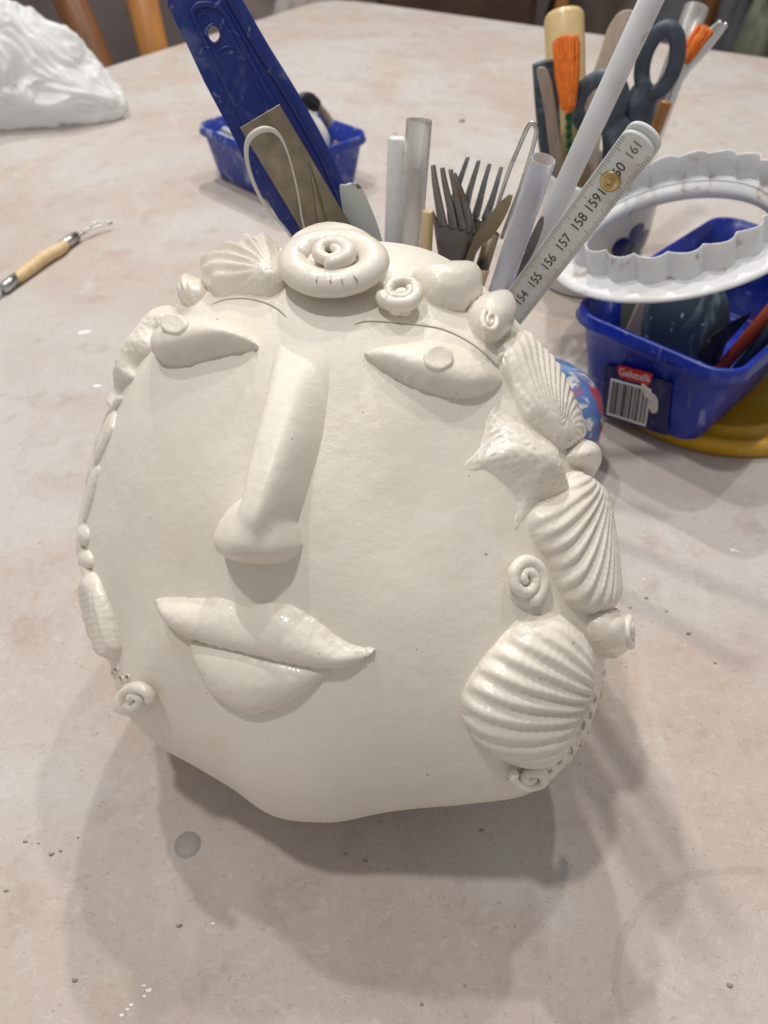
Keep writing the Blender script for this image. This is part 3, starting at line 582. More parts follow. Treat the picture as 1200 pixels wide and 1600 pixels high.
coil('spiral_shell', ((0.6519,-0.6629,0.3681),0.1172,((0.0007,-0.0008,0.0013),(0.0007,-0.001,0.0013),(0.0005,-0.001,0.0013),(0.0003,-0.001,0.0013),(0.0001,-0.0011,0.0013),(-0.0003,-0.0011,0.0013),(-0.0006,-0.0006,0.0014),(-0.0009,-0.0003,0.0014),(-0.0013,0.0002,0.0014),(-0.0015,0.0007,0.0014),(-0.0017,0.0013,0.0014),(-0.0018,0.0018,0.0014),(-0.0017,0.0024,0.0014),(-0.0016,0.0029,0.0014),(-0.0013,0.0032,0.0014),(-0.0008,0.0032,0.0014),(-0.0003,0.0033,0.0015),(0.0003,0.003,0.0015),(0.0009,0.0025,0.0015),(0.0016,0.002,0.0015),(0.0022,0.0012,0.0015),(0.0027,0.0002,0.0015),(0.0031,-0.0009,0.0015),(0.0034,-0.0022,0.0016),(0.0034,-0.0032,0.0016),(0.0033,-0.0042,0.0016),(0.0029,-0.005,0.0016),(0.0024,-0.0056,0.0016),(0.0017,-0.0056,0.0016),(0.0008,-0.0054,0.0016),(-0.0001,-0.005,0.0016),(-0.0011,-0.004,0.0016),(-0.0021,-0.003,0.0017),(-0.003,-0.0017,0.0017),(-0.0037,-0.0001,0.0017),(-0.0042,0.0012,0.0017),(-0.0045,0.0026,0.0017),(-0.0045,0.004,0.0017),(-0.0043,0.0051,0.0017),(-0.0037,0.006,0.0017))), lambda u: .0038, M_WET, face, label='small coil under the largest scallop')
appl('curl_base', ((0.6531,-0.6776,0.3381),0.1186,((0.0057,-0.011),(0.0048,-0.0148),(0.0033,-0.0171),(0.0015,-0.0164),(-0.0005,-0.0137),(-0.0024,-0.0101),(-0.0041,-0.0065),(-0.0053,-0.0029),(-0.0061,0.0003),(-0.0062,0.0033),(-0.0057,0.0055),(-0.0047,0.0072),(-0.0032,0.0083),(-0.0015,0.0083),(0.0004,0.0075),(0.0023,0.0061),(0.0039,0.0037),(0.0051,0.0005),(0.0059,-0.0031),(0.006,-0.007))), .0025, .003, M_WET, face)
appl('bead_shell', ((0.956,0.2927,0.0197),0.1001,((-0.0049,-0.0296),(-0.0083,-0.0158),(-0.0075,-0.0021),(-0.0048,-0.0025),(0.0019,-0.0017),(0.0084,-0.0009),(0.0054,-0.0079),(0.0003,-0.0281))), .0075, .006, M_WET, face, label='small glossy shell sticking out at the right temple')
coil('spiral_shell', ((-0.5642,-0.5462,0.6191),0.1011,((-0.0012,-0.0002,0.0016),(-0.0012,0.0001,0.0016),(-0.0011,0.0004,0.0016),(-0.0008,0.0008,0.0017),(-0.0005,0.0012,0.0017),(0.0001,0.0017,0.0017),(0.0006,0.0019,0.0017),(0.0011,0.0021,0.0017),(0.0015,0.0021,0.0017),(0.002,0.002,0.0017),(0.0025,0.0019,0.0018),(0.0028,0.0016,0.0018),(0.0029,0.0011,0.0018),(0.0028,0.0005,0.0018),(0.0027,-0.0001,0.0018),(0.0023,-0.0008,0.0019),(0.0017,-0.0016,0.0019),(0.0009,-0.0023,0.0019),(-0.0,-0.0031,0.0019),(-0.001,-0.0036,0.002),(-0.002,-0.004,0.002),(-0.003,-0.0043,0.002),(-0.004,-0.0043,0.002),(-0.0048,-0.0042,0.002),(-0.0053,-0.0037,0.0021),(-0.0056,-0.0031,0.0021),(-0.0055,-0.0021,0.0021),(-0.0052,-0.0011,0.0021),(-0.0046,0.0001,0.0021),(-0.0037,0.0013,0.0021),(-0.0025,0.0025,0.0021),(-0.0011,0.0036,0.0021),(0.0003,0.0045,0.0021),(0.0016,0.005,0.0022),(0.0029,0.0052,0.0022),(0.0041,0.0052,0.0022),(0.0052,0.0049,0.0022),(0.0059,0.0042,0.0022),(0.0064,0.0033,0.0022),(0.0065,0.0021,0.0022))), lambda u: .0050-.0012*u, M_WET, face, label='small coil at the lower left jaw')
appl('coil_base', ((-0.5995,-0.5622,0.5697),0.1039,((0.0097,0.0041),(0.0089,0.0014),(0.0073,-0.0014),(0.0047,-0.0042),(0.0014,-0.007),(-0.0026,-0.0098),(-0.0075,-0.013),(-0.0156,-0.0192),(-0.0175,-0.0183),(-0.0186,-0.0167),(-0.0196,-0.0153),(-0.0151,-0.0087),(-0.0106,-0.0028),(-0.0067,0.0015),(-0.0028,0.0051),(0.0008,0.0075),(0.0039,0.0086),(0.0064,0.0086),(0.0084,0.0079),(0.0094,0.0062))), .0045, .004, M_WET, face)
# the left rim, seen edge on
for k, (F, H) in enumerate((
    (((-0.7974,0.3565,0.4869),0.1027,((0.008,0.0101),(-0.0026,0.0121),(-0.0103,0.0027),(-0.0143,-0.0015),(-0.0057,-0.0055),(0.0019,-0.0039),(0.0087,0.0011))), .0020),
    (((-0.8892,0.1768,0.422),0.1042,((0.0132,0.0057),(-0.0007,0.0057),(-0.0061,-0.0035),(-0.0091,-0.0098),(-0.0026,-0.0119),(0.0044,-0.0083),(0.0114,-0.0011))), .0020),
    (((-0.9255,0.0049,0.3787),0.1066,((0.0001,0.0051),(0.0006,0.0033),(0.0008,-0.0028),(0.0005,-0.0046),(0.014,-0.0036),(0.0138,0.0026))), .0030),
    (((-0.9195,-0.0841,0.384),0.1067,((-0.001,0.0038),(0.0001,0.0023),(0.0015,-0.0015),(0.0019,-0.0043),(0.0197,0.0007),(0.0164,0.0064))), .0030))):
    appl('rim_shell', F, H, .003, M_WET, face, res=.0005)
shell(((-0.7675,-0.2832,0.5751),0.1,((-0.0142,0.0112),(-0.0215,0.0026),(-0.0189,-0.0059),(-0.0087,-0.0145),(-0.0009,-0.0184),(0.0093,-0.0143),(0.0119,-0.0086),(0.0098,-0.0029),(0.0049,0.0044),(-0.0019,0.0109),(-0.0075,0.0132),(-0.0062,0.0158))), .0048, .004, 30, .0006, label='narrow ribbed shell seen edge on at the left jaw')
sweep('rim_strip', [p[0] for p in [hpos(F, np.array([a]), np.array([b]))[0]+hpos(F, np.array([a]), np.array([b]))[1]*.0005 for F in (((-0.9014,0.187,0.3906),0.1051,((0.0319,0.0274),(0.0235,0.0242),(0.0153,0.0205),(0.0106,0.0156),(0.0077,0.0108),(0.004,0.0052),(-0.0006,-0.0013),(-0.0055,-0.009),(-0.0083,-0.0148),(-0.0108,-0.0208),(-0.0127,-0.0265),(-0.0021,-0.037),(0.0032,-0.0461))),) for a, b in F[2]]], np.array([.0016,.0022,.0018,.0024,.002,.0025,.0019,.0024,.0022,.0026,.0022,.0024,.0018]), M_WET, face, sm=5, n=10)
# lace pressed into the clay behind the big scallop: rows of little oval eyelets
def eyelet(F):
    O = np.array(F[2]); c = O.mean(0)
    rows = []
    for k, h in ((1.45, -.0004), (1.3, .0004), (1.12, .0007), (.95, .0003), (.8, -.0002)):
        q = c+(O-c)*k; P, N = hpos(F, q[:, 0], q[:, 1]); rows.append(P+N*h)
    V = np.stack(rows); o = mesh_obj('lace_eyelet', V.reshape(-1, 3), gridf(5, len(O), False, True), M_CLAY, face)
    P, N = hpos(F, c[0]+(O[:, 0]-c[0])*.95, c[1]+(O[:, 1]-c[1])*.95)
    mesh_obj('hollow', P+N*.00012, [tuple(range(len(O)))], m_shade.m, o)  # flat dark oval, shade inside the eyelet put into its colour
for F in (((0.8017,-0.5518,0.2297),0.1187,((0.0008,-0.0035),(-0.0002,-0.0041),(-0.0012,-0.0032),(-0.0017,-0.001),(-0.0016,0.0011),(-0.0008,0.0028),(0.0003,0.0032),(0.0013,0.0025),(0.0018,0.0007),(0.0016,-0.0016))),((0.7781,-0.607,0.1616),0.1215,((0.0003,-0.0075),(-0.0008,-0.0075),(-0.0018,-0.0075),(-0.002,-0.0032),(-0.0014,0.0026),(-0.0004,0.0054),(0.0008,0.0061),(0.0017,0.0048),(0.0019,0.0017),(0.0014,-0.0046))),((0.7428,-0.6026,0.2919),0.119,((0.0007,-0.0026),(-0.0004,-0.0029),(-0.0014,-0.0023),(-0.0018,-0.0007),(-0.0015,0.0009),(-0.0006,0.0021),(0.0005,0.0025),(0.0014,0.002),(0.0018,0.0005),(0.0015,-0.0012))),((0.7533,-0.6176,0.2263),0.1209,((0.0009,-0.0025),(0.0003,-0.0063),(-0.0004,-0.0079),(-0.001,-0.0051),(-0.0012,-0.0013),(-0.0009,0.002),(-0.0003,0.0041),(0.0005,0.0047),(0.001,0.0037),(0.0012,0.0011))),((0.8246,-0.5308,0.1955),0.1184,((0.0007,-0.0038),(-0.0001,-0.0046),(-0.0009,-0.0034),(-0.0013,-0.0009),(-0.0013,0.0014),(-0.0007,0.0028),(0.0002,0.0034),(0.0009,0.0027),(0.0014,0.0009),(0.0013,-0.0017))),((0.8431,-0.5325,0.0756),0.1191,((0.0003,0.0003),(-0.0003,0.0003),(-0.0009,0.0001),(-0.0011,0.0001),(-0.0008,0.0001),(-0.0003,-0.0),(0.0004,-0.0001),(0.0009,-0.0001),(0.0011,-0.0001),(0.0009,0.0002))),((0.7851,-0.5651,0.2535),0.1188,((0.0005,-0.0023),(-0.0005,-0.0021),(-0.0012,-0.0012),(-0.0015,0.0001),(-0.0012,0.0014),(-0.0004,0.0021),(0.0005,0.0019),(0.0013,0.001),(0.0015,-0.0003),(0.0012,-0.0017))),((0.849,-0.4909,0.1953),0.1168,((0.0006,-0.0033),(-0.0004,-0.0024),(-0.0011,-0.0007),(-0.0015,0.0011),(-0.0012,0.0022),(-0.0005,0.0028),(0.0004,0.0021),(0.0011,0.0009),(0.0015,-0.0011),(0.0013,-0.0027))),((0.8754,-0.4747,0.0916),0.1166,((0.0001,-0.0033),(-0.0006,-0.0032),(-0.0011,-0.0032),(-0.0011,0.0033),(-0.0007,0.0053),(-0.0,0.0058),(0.0006,0.0046),(0.0011,0.0012),(0.0011,-0.0033),(0.0007,-0.0033))),((0.8623,-0.5013,0.072),0.1178,((0.0003,0.0003),(-0.0004,0.0001),(-0.0009,0.0001),(-0.0011,0.0001),(-0.0008,-0.0002),(-0.0003,-0.0003),(0.0004,-0.0001),(0.0009,-0.0001),(0.0011,-0.0001),(0.0008,-0.0))),((0.7218,-0.6433,0.2552),0.1208,((0.0003,-0.0028),(-0.0006,-0.0028),(-0.0013,-0.0018),(-0.0015,-0.0),(-0.0011,0.0015),(-0.0003,0.0023),(0.0006,0.0026),(0.0013,0.0016),(0.0015,0.0),(0.0011,-0.0015))),((0.7716,-0.574,0.2741),0.1186,((0.0004,-0.0021),(-0.0005,-0.0019),(-0.0013,-0.001),(-0.0015,0.0001),(-0.0012,0.0012),(-0.0004,0.0018),(0.0006,0.0014),(0.0013,0.0007),(0.0016,-0.0006),(0.0012,-0.0017))),((0.7325,-0.6709,0.1158),0.1234,((0.0003,0.0003),(-0.0006,0.0004),(-0.0012,0.0002),(-0.0014,0.0002),(-0.0003,0.0054),(0.0007,0.0076),(0.0015,0.0072),(0.0017,0.0038),(0.0014,-0.0002),(0.001,0.0002))),((0.8035,-0.5886,0.089),0.1213,((0.0003,0.0003),(-0.0007,0.0004),(-0.0013,0.0004),(-0.0015,0.0002),(-0.0011,0.0001),(0.0003,0.0053),(0.0012,0.0054),(0.0016,0.0021),(0.0015,-0.0002),(0.0011,-0.0001))),((0.7638,-0.6356,0.112),0.1226,((0.0002,0.0003),(-0.0006,0.0004),(-0.0012,0.0002),(-0.0013,0.0001),(-0.0009,0.0001),(-0.0001,-0.0),(0.0007,-0.0001),(0.0012,-0.0002),(0.0013,-0.0001),(0.0009,-0.0001))),((0.6941,-0.6686,0.2667),0.121,((0.0001,-0.0023),(-0.0006,-0.0021),(-0.001,-0.0008),(-0.0011,0.0005),(-0.0007,0.0016),(-0.0001,0.0021),(0.0006,0.0018),(0.001,0.0008),(0.0011,-0.0005),(0.0007,-0.0018))),((0.8942,-0.4441,0.0558),0.1152,((0.0002,0.0),(-0.0004,0.0001),(-0.0008,0.0001),(-0.0007,0.0039),(-0.0002,0.0069),(0.0003,0.0076),(0.0008,0.0063),(0.0009,0.0004),(0.0009,-0.0001),(0.0007,-0.0))),((-0.7134,-0.4769,0.5134),0.1045,((0.0021,0.0015),(0.0018,0.0007),(0.0006,-0.0006),(-0.0008,-0.0017),(-0.002,-0.0022),(-0.0024,-0.0018),(-0.0018,-0.0006),(-0.0006,0.0006),(0.0006,0.0015),(0.0017,0.0019))),((-0.6761,-0.5023,0.5391),0.1044,((0.0017,0.0015),(0.002,0.0008),(0.0015,-0.0001),(0.0004,-0.0011),(-0.0008,-0.0016),(-0.0019,-0.0016),(-0.0022,-0.001),(-0.0015,0.0001),(-0.0006,0.0009),(0.0007,0.0015))),((-0.7379,-0.4916,0.4623),0.1067,((0.002,0.0019),(0.002,0.0009),(0.0012,-0.0004),(-0.0002,-0.0017),(-0.0019,-0.0028),(-0.0028,-0.0027),(-0.0023,-0.0012),(-0.0012,0.0004),(0.0001,0.0016),(0.0013,0.0022))),((-0.637,-0.4966,0.5896),0.1023,((0.0012,0.0002),(0.0005,-0.0006),(-0.0005,-0.0013),(-0.0013,-0.0015),(-0.0017,-0.0012),(-0.0014,-0.0004),(-0.0005,0.0006),(0.0005,0.0013),(0.0012,0.0014),(0.0015,0.001)))):
    eyelet(F)

# ------------------------------------------------------------------ the tool pot behind the face, hidden but for a sliver
M_POTBLUE = plastic('pot_glaze', lin(40, 70, 150), .15, .4).m
pot = thing('tool_pot', 'blue glazed pot full of clay tools behind the face sculpture', 'pot', (.018, .36, 0))
lathe('pot_wall', [(.0005, .001), (.040, .001), (.0425, .004), (.0435, .05), (.0425, .1), (.0415, .1045), (.0398, .1045), (.0392, .1), (.040, .01), (.0005, .008)], M_POTBLUE, pot, (.018, .36, 0))
GT = 'clay tools standing in the pot behind the face'
# blue scraper
sc = thing('plastic_scraper', 'long dark blue plastic scraper with a hanging hole, leaning left out of the pot', 'scraper', (0.0624,0.36,0.0226), GT)
SCN = (0.1626,-0.9529,0.2561)
def holed(name, outer, hole, N, th, mat, parent):
    """plate with one hole: outer polygon joined to the hole by a slit"""
    O = np.array(outer); Hh = np.array(hole)[::-1]
    i = int(np.argmin(((O-Hh[0])**2).sum(1)))
    O = np.roll(O, -i, 0)
    loop = np.vstack([O, O[:1], Hh, Hh[:1]])
    m = len(loop); V = np.vstack([loop, loop-unit(N)*th]); F = [tuple(range(m)), tuple(range(m, 2*m))[::-1]]
    skip = (len(O), m-1)
    for k in range(m):
        if k in skip: continue
        j = (k+1) % m; F.append((k, j, m+j, m+k))
    return mesh_obj(name, V, F, mat, parent, smooth=False)
so = holed('blade', ((-0.0961,0.3938,0.2489),(-0.0933,0.3954,0.2533),(-0.0876,0.397,0.2554),(-0.0725,0.3994,0.255),(-0.0676,0.3977,0.2453),(-0.0635,0.3964,0.2381),(-0.0531,0.3944,0.224),(-0.0459,0.3927,0.2128),(-0.0347,0.3897,0.1946),(-0.0268,0.387,0.1795),(-0.0161,0.3815,0.1524),(-0.0069,0.3782,0.1345),(0.0036,0.374,0.1121),(-0.0145,0.3667,0.0963),(-0.0285,0.3665,0.1046),(-0.0441,0.3731,0.1388),(-0.053,0.3759,0.1548),(-0.0642,0.3793,0.1746),(-0.0744,0.3836,0.1972),(-0.084,0.3873,0.217),(-0.0906,0.3905,0.2331),(-0.0934,0.3916,0.2391),(-0.0965,0.393,0.2462)), ((-0.0749,0.3939,0.2358),(-0.075,0.3935,0.2346),(-0.0755,0.3931,0.2334),(-0.0764,0.3928,0.2326),(-0.0775,0.3925,0.2322),(-0.0786,0.3923,0.2324),(-0.0796,0.3923,0.233),(-0.0803,0.3925,0.234),(-0.0806,0.3928,0.2352),(-0.0805,0.3931,0.2365),(-0.08,0.3935,0.2376),(-0.0791,0.3939,0.2384),(-0.0781,0.3941,0.2388),(-0.077,0.3943,0.2387),(-0.076,0.3943,0.2381),(-0.0753,0.3942,0.2371)), SCN, .003, M_SCRAPER, sc)
for P, r in ((((-0.0864,0.394,0.2435),(-0.0832,0.3953,0.2462),(-0.0763,0.3964,0.246),(-0.0719,0.3962,0.2426),(-0.0601,0.3924,0.221),(-0.0469,0.3883,0.1971),(-0.0311,0.3832,0.1683)), .0016), (((-0.0864,0.394,0.2435),(-0.0821,0.3919,0.2328),(-0.0729,0.3877,0.2114),(-0.0628,0.384,0.1912),(-0.0519,0.38,0.1695),(-0.0432,0.3774,0.1542)), .0014), (((-0.0628,0.384,0.1912),(-0.0689,0.3869,0.2061),(-0.076,0.3902,0.2229),(-0.0764,0.3915,0.2278),(-0.0732,0.3927,0.2303),(-0.0692,0.3932,0.2297),(-0.0662,0.3924,0.225),(-0.0583,0.3893,0.2082)), .0006)):
    sweep('raised_rib', P, r, M_SCRAPER, sc, rb=r*.7, up=SCN, sm=5, n=8)
sweep('raised_edge', ((-0.0707,0.3992,0.2531),(-0.066,0.3978,0.2448),(-0.0565,0.3951,0.2288),(-0.0445,0.3922,0.2102),(-0.0318,0.3884,0.1882),(-0.0229,0.3849,0.1692),(-0.0136,0.3802,0.146)), .0035, M_SCRAPER, sc, rb=.0022, up=SCN, sm=4)
sweep('hole_rim', ((-0.0746,0.3939,0.2359),(-0.0747,0.3936,0.2345),(-0.0753,0.3931,0.2333),(-0.0763,0.3927,0.2324),(-0.0774,0.3924,0.232),(-0.0787,0.3923,0.2321),(-0.0797,0.3922,0.2328),(-0.0805,0.3924,0.2339),(-0.0809,0.3927,0.2352),(-0.0808,0.3931,0.2366),(-0.0802,0.3935,0.2378),(-0.0793,0.3939,0.2386),(-0.0781,0.3942,0.239),(-0.0769,0.3944,0.2389),(-0.0758,0.3944,0.2383),(-0.075,0.3942,0.2372)), .0007, M_SCRAPER, sc, up=SCN, sm=2, closed=True, n=6)
sweep('molded_mark', ((-0.0797,0.3946,0.2416),(-0.0796,0.3944,0.2407),(-0.0799,0.3941,0.2399),(-0.0805,0.3939,0.2395),(-0.0812,0.3938,0.2396),(-0.0819,0.3938,0.2401),(-0.0824,0.394,0.2409),(-0.0825,0.3942,0.2419),(-0.0822,0.3945,0.2426),(-0.0816,0.3947,0.2431),(-0.0808,0.3948,0.243),(-0.0801,0.3948,0.2425)), .0005, M_SCRAPER, sc, up=SCN, sm=2, closed=True, n=6)
# steel plate scraper
ms = thing('metal_scraper', 'square-ended dull steel scraper plate in front of the blue scraper', 'scraper', (0.0543,0.36,0.0226), GT)
prism('plate', ((-0.062,0.3423,0.2117),(-0.0447,0.3479,0.2194),(-0.0301,0.3498,0.1916),(-0.0138,0.3519,0.1606),(0.0,0.3537,0.1343),(0.014,0.3551,0.1034),(-0.0052,0.3493,0.099),(-0.0259,0.3465,0.1364),(-0.0397,0.345,0.1659),(-0.052,0.3435,0.1911)), (0.2725,-0.959,0.0781), .0009, M_PLATE, ms, .0002)
sweep('fold', ((-0.034,0.3489,0.1947),(-0.0316,0.3486,0.182),(-0.0296,0.348,0.1686),(-0.0224,0.3481,0.1442)), np.linspace(.0004, .0035, 4), M_PLATE, ms, rb=.0004, up=(0.2725,-0.959,0.0781), sm=3)
# wire loop
t = thing('wire_cutter', 'clay-coated bent wire loop in front of the steel scraper plate', 'wire', (0.0161,0.36,0.0226), GT)
sweep('wire', ((-0.0137,0.3465,0.1087),(-0.0317,0.3394,0.1418),(-0.0445,0.3341,0.1692),(-0.0512,0.3316,0.1793),(-0.0559,0.3296,0.1903),(-0.0581,0.3284,0.2008),(-0.0578,0.328,0.2087),(-0.0552,0.3285,0.213),(-0.0505,0.3298,0.2151),(-0.0462,0.3311,0.2142),(-0.0432,0.3321,0.2106),(-0.041,0.3332,0.2035),(-0.0394,0.3342,0.1941),(-0.0383,0.3351,0.1845),(-0.0371,0.3362,0.1708),(-0.0314,0.3393,0.1453),(-0.0119,0.3468,0.1123)), np.array([.0006,.0006,.0006,.0007,.0008,.0009,.0011,.0013,.0013,.0010,.0006,.0004,.0004,.0004,.0004,.0004,.0004]), M_WIRE, t, sm=4, n=8)
# palette knife
t = thing('palette_knife', 'round-tipped palette knife smeared with pale clay', 'knife', (0.0201,0.36,0.0226), GT)
prism('blade', ((-0.0216,0.3666,0.1748),(-0.0187,0.3671,0.178),(-0.0149,0.3676,0.1787),(-0.0113,0.3678,0.1768),(-0.0082,0.3677,0.1706),(-0.0039,0.3674,0.1602),(0.0,0.3669,0.147),(0.0077,0.3655,0.1169),(-0.007,0.3635,0.1103),(-0.0159,0.3649,0.1428)), (0.1081,-0.9915,0.0724), .0012, M_PAINTY, t, .0003, sm=4)
# rods and tubes
def rod(name, label, cat, P, r, mat, hollow=False, group=GT, part='shaft', n=20):
    P = np.array(P); t = thing(name, label, cat, P[0], group); ax = unit(P[1]-P[0])
    if not hollow:
        L = np.linalg.norm(P[1]-P[0]); sweep(part, [P[0], P[1]-ax*r*.34, P[1]-ax*r*.2, P[1]-ax*r*.07, P[1]], np.array([r, r, r*.95, r*.84, r*.62]), mat, t, n=n, sm=1, round_ends=False)
    else:
        a = sweep_vf(P, r, None, n, None, False, False)
        m = len(P)
        pts = np.array([P[0], P[1], P[1], P[0]]); rr = [r, r, r*.82, r*.82]
        u = unit(np.cross(ax, V3(.3, .2, .9))); l = np.cross(ax, u); an = np.arange(n)*2*np.pi/n
        V = np.concatenate([p+k*(np.cos(an)[:, None]*u+np.sin(an)[:, None]*l) for p, k in zip(pts, rr)])
        mesh_obj(part, V, gridf(4, n, True, True), mat, t)
    return t
rod('plastic_rod', 'long thin white plastic rod slanting up out of the frame', 'rod', ((0.039,0.36,0.0226),(0.1094,0.3541,0.264)), .0050, M_ROD)
rod('plastic_rod', 'short white rod with a rounded tip beside the clay-stained tube', 'rod', ((0.0012,0.36,0.0476),(0.0062,0.3839,0.1947)), .0044, M_WHITEP)
rod('plastic_tube', 'frosted tube stained with brown clay, upright behind the ammonite', 'tube', ((0.0085,0.36,0.0476),(0.0168,0.3809,0.2031)), .0062, M_TUBED, True)
rod('plastic_tube', 'clean frosted tube leaning right in front of the white rod', 'tube', ((0.041,0.36,0.0226),(0.0679,0.3289,0.2035)), .0055, M_TUBE, True)
rod('wooden_stick', 'thin pale wooden stick beside the clay-stained tube', 'stick', ((0.0213,0.36,0.0476),(0.0221,0.3685,0.1652)), .0030, M_WOOD)
# forks
def fork(label, Q, N, tines, palm, hand, mat, tw=.0016):
    t = thing('fork', label, 'fork', Q, GT)
    for P in tines: sweep('tine', P, np.linspace(tw*.45, tw, len(P)), mat, t, rb=np.linspace(.0006, .0009, len(P)), up=N, sm=4, n=8)
    prism('neck', palm, N, .0018, mat, t, .0005, sm=4)
    sweep('handle', hand, np.array([.0065, .0035, .0035, .004]), mat, t, rb=.0014, up=N, sm=4)
    return t
fork('brown-stained fork turned edge-on left of the upright fork', (0.0534,0.36,0.0476),(-0.0037,-0.9998,-0.0181),(((0.0229,0.3575,0.1905),(0.0242,0.3577,0.1829),(0.0266,0.3578,0.1722),(0.029,0.358,0.162)),((0.0272,0.3575,0.1893),(0.0295,0.3577,0.1799),(0.0323,0.3578,0.1706),(0.0345,0.358,0.1607)),((0.0311,0.3575,0.1885),(0.0342,0.3577,0.1784),(0.0367,0.3579,0.1691),(0.0393,0.358,0.1601)),((0.033,0.3576,0.1867),(0.0374,0.3577,0.1768),(0.0409,0.3579,0.1675),(0.0429,0.358,0.1588))),((0.0237,0.3579,0.1691),(0.027,0.358,0.164),(0.0341,0.358,0.1614),(0.041,0.358,0.162),(0.0435,0.358,0.1588),(0.0453,0.3582,0.146),(0.0459,0.3584,0.1354),(0.0434,0.3586,0.1244),(0.0368,0.3587,0.1225),(0.0314,0.3586,0.1318),(0.0281,0.3583,0.1442),(0.0256,0.3581,0.1561)),((0.0389,0.3586,0.13),(0.0442,0.3591,0.101),(0.0488,0.3595,0.0755),(0.0534,0.36,0.0476)), M_RUST, tw=.0024)
fork('blue-grey fork with four tines fanned upright behind the brass loop tool', (0.0348,0.36,0.0476),(-0.1463,-0.9812,0.1257),(((0.0409,0.377,0.1873),(0.0383,0.3763,0.1788),(0.036,0.3756,0.1706),(0.0346,0.3747,0.162)),((0.0462,0.376,0.1859),(0.0443,0.3753,0.1782),(0.0424,0.3746,0.1701),(0.041,0.3737,0.1617)),((0.0515,0.3751,0.1847),(0.0497,0.3743,0.1765),(0.0482,0.3735,0.1683),(0.0466,0.3727,0.1602)),((0.0572,0.3741,0.1836),(0.0555,0.3732,0.1747),(0.0537,0.3725,0.1668),(0.0515,0.3718,0.1593))),((0.0325,0.3752,0.1634),(0.0366,0.3742,0.1602),(0.0391,0.374,0.1619),(0.0424,0.3733,0.1599),(0.0451,0.3728,0.1592),(0.049,0.3721,0.1588),(0.0537,0.3716,0.16),(0.0537,0.3711,0.1562),(0.0502,0.371,0.1516),(0.0459,0.3711,0.1474),(0.043,0.3708,0.1416),(0.0387,0.3714,0.1414),(0.0353,0.3729,0.1487),(0.0325,0.3744,0.1571)),((0.0408,0.3716,0.1448),(0.039,0.3685,0.119),(0.0369,0.364,0.0812),(0.0348,0.36,0.0476)), M_FORK, tw=.0021)
# loop tool with a ferrule
t = thing('loop_tool', 'wire loop tool with brass ferrule between the forks and clean tube', 'clay tool', (0.0261,0.36,0.0226), GT)
sweep('wire_loop', ((0.0541,0.3609,0.1542),(0.0555,0.3614,0.1692),(0.0573,0.3615,0.1784),(0.0595,0.3615,0.1879),(0.0627,0.3613,0.1982),(0.0654,0.3612,0.2062),(0.0674,0.3607,0.2077),(0.0692,0.3602,0.2049),(0.069,0.3599,0.2001),(0.0677,0.3598,0.1923),(0.0654,0.3597,0.1806),(0.0623,0.3597,0.1683),(0.0591,0.3597,0.1547)), .0010, M_STEEL, t, rb=.0005, up=(-0.2334,-0.9708,0.056), sm=5, n=8)
sweep('ferrule', ((0.0545,0.3609,0.1568),(0.0506,0.3607,0.1364)), .0036, M_FERR, t, n=16, round_ends=False)
sweep('handle', ((0.0509,0.3607,0.1371),(0.0465,0.3606,0.1177),(0.0371,0.3604,0.0749),(0.0279,0.3599,0.0278)), .0040, M_WOOD, t, n=14)
t = thing('modeling_knife', 'dull brown leaf-shaped blade crossing behind the brass ferrule', 'knife', (0.0362,0.36,0.0226), GT)
prism('blade', ((0.0429,0.3532,0.1534),(0.0446,0.3526,0.1593),(0.0485,0.3513,0.1665),(0.0536,0.3498,0.1752),(0.0588,0.3483,0.1809),(0.0599,0.3481,0.1786),(0.0575,0.3491,0.1691),(0.0526,0.3507,0.1589),(0.0463,0.3525,0.1505),(0.0406,0.355,0.1227),(0.0365,0.3559,0.1241)), (-0.2345,-0.9714,-0.0384), .0012, M_FERR, t, .0003, sm=3)
t = thing('modeling_knife', 'dark narrow blade in the gap between the clean tube and white rod', 'knife', (0.0463,0.36,0.0226), GT)
prism('blade', ((0.0733,0.3406,0.174),(0.0748,0.3404,0.1698),(0.0732,0.3417,0.1589),(0.0693,0.344,0.1446),(0.0657,0.3457,0.1368),(0.061,0.3487,0.115),(0.056,0.3503,0.116),(0.0628,0.3464,0.1399),(0.0666,0.3444,0.1511),(0.0697,0.3425,0.1632)), (-0.3098,-0.9485,-0.0662), .0012, M_RUST, t, .0003, sm=3)
# folding rule
RQ, RA, RY, RN = V3(*(0.0185,0.36,0.0226)), V3(*(0.3647,-0.2648,0.8927)), V3(*(-0.7954,0.4098,0.4465)), V3(*(-0.4841,-0.8729,-0.0612))
RU, RL, RTOP = 0.008, -0.0072, 0.2207
rule = thing('folding_rule', 'worn white folding rule marked 154 to 161 with a brass rivet', 'ruler', RQ, GT)
rp = lambda a, b, l=0.: RQ+RA*a+RY*b+RN*l
RM = (RU+RL)/2; RW = (RU-RL)/2
rend = lambda l, e: [rp(RTOP-.0035+e+.0052*math.cos(a)**.8, RM+RW*math.sin(a), l) for a in np.linspace(-math.pi/2+.05, math.pi/2-.05, 13)]
prism('rule_segment', [rp(0, RL)]+rend(0, 0)+[rp(0, RU)], RN, .0026, M_RULE, rule, .0004)
prism('rule_segment', [rp(.02, RL, -.0029)]+rend(-.0029, .0026)+[rp(.02, RU, -.0029)], RN, .0026, M_RULE, rule, .0004)
RS0, RSC = 0.1321, 0.0116
TV = []; TF = []
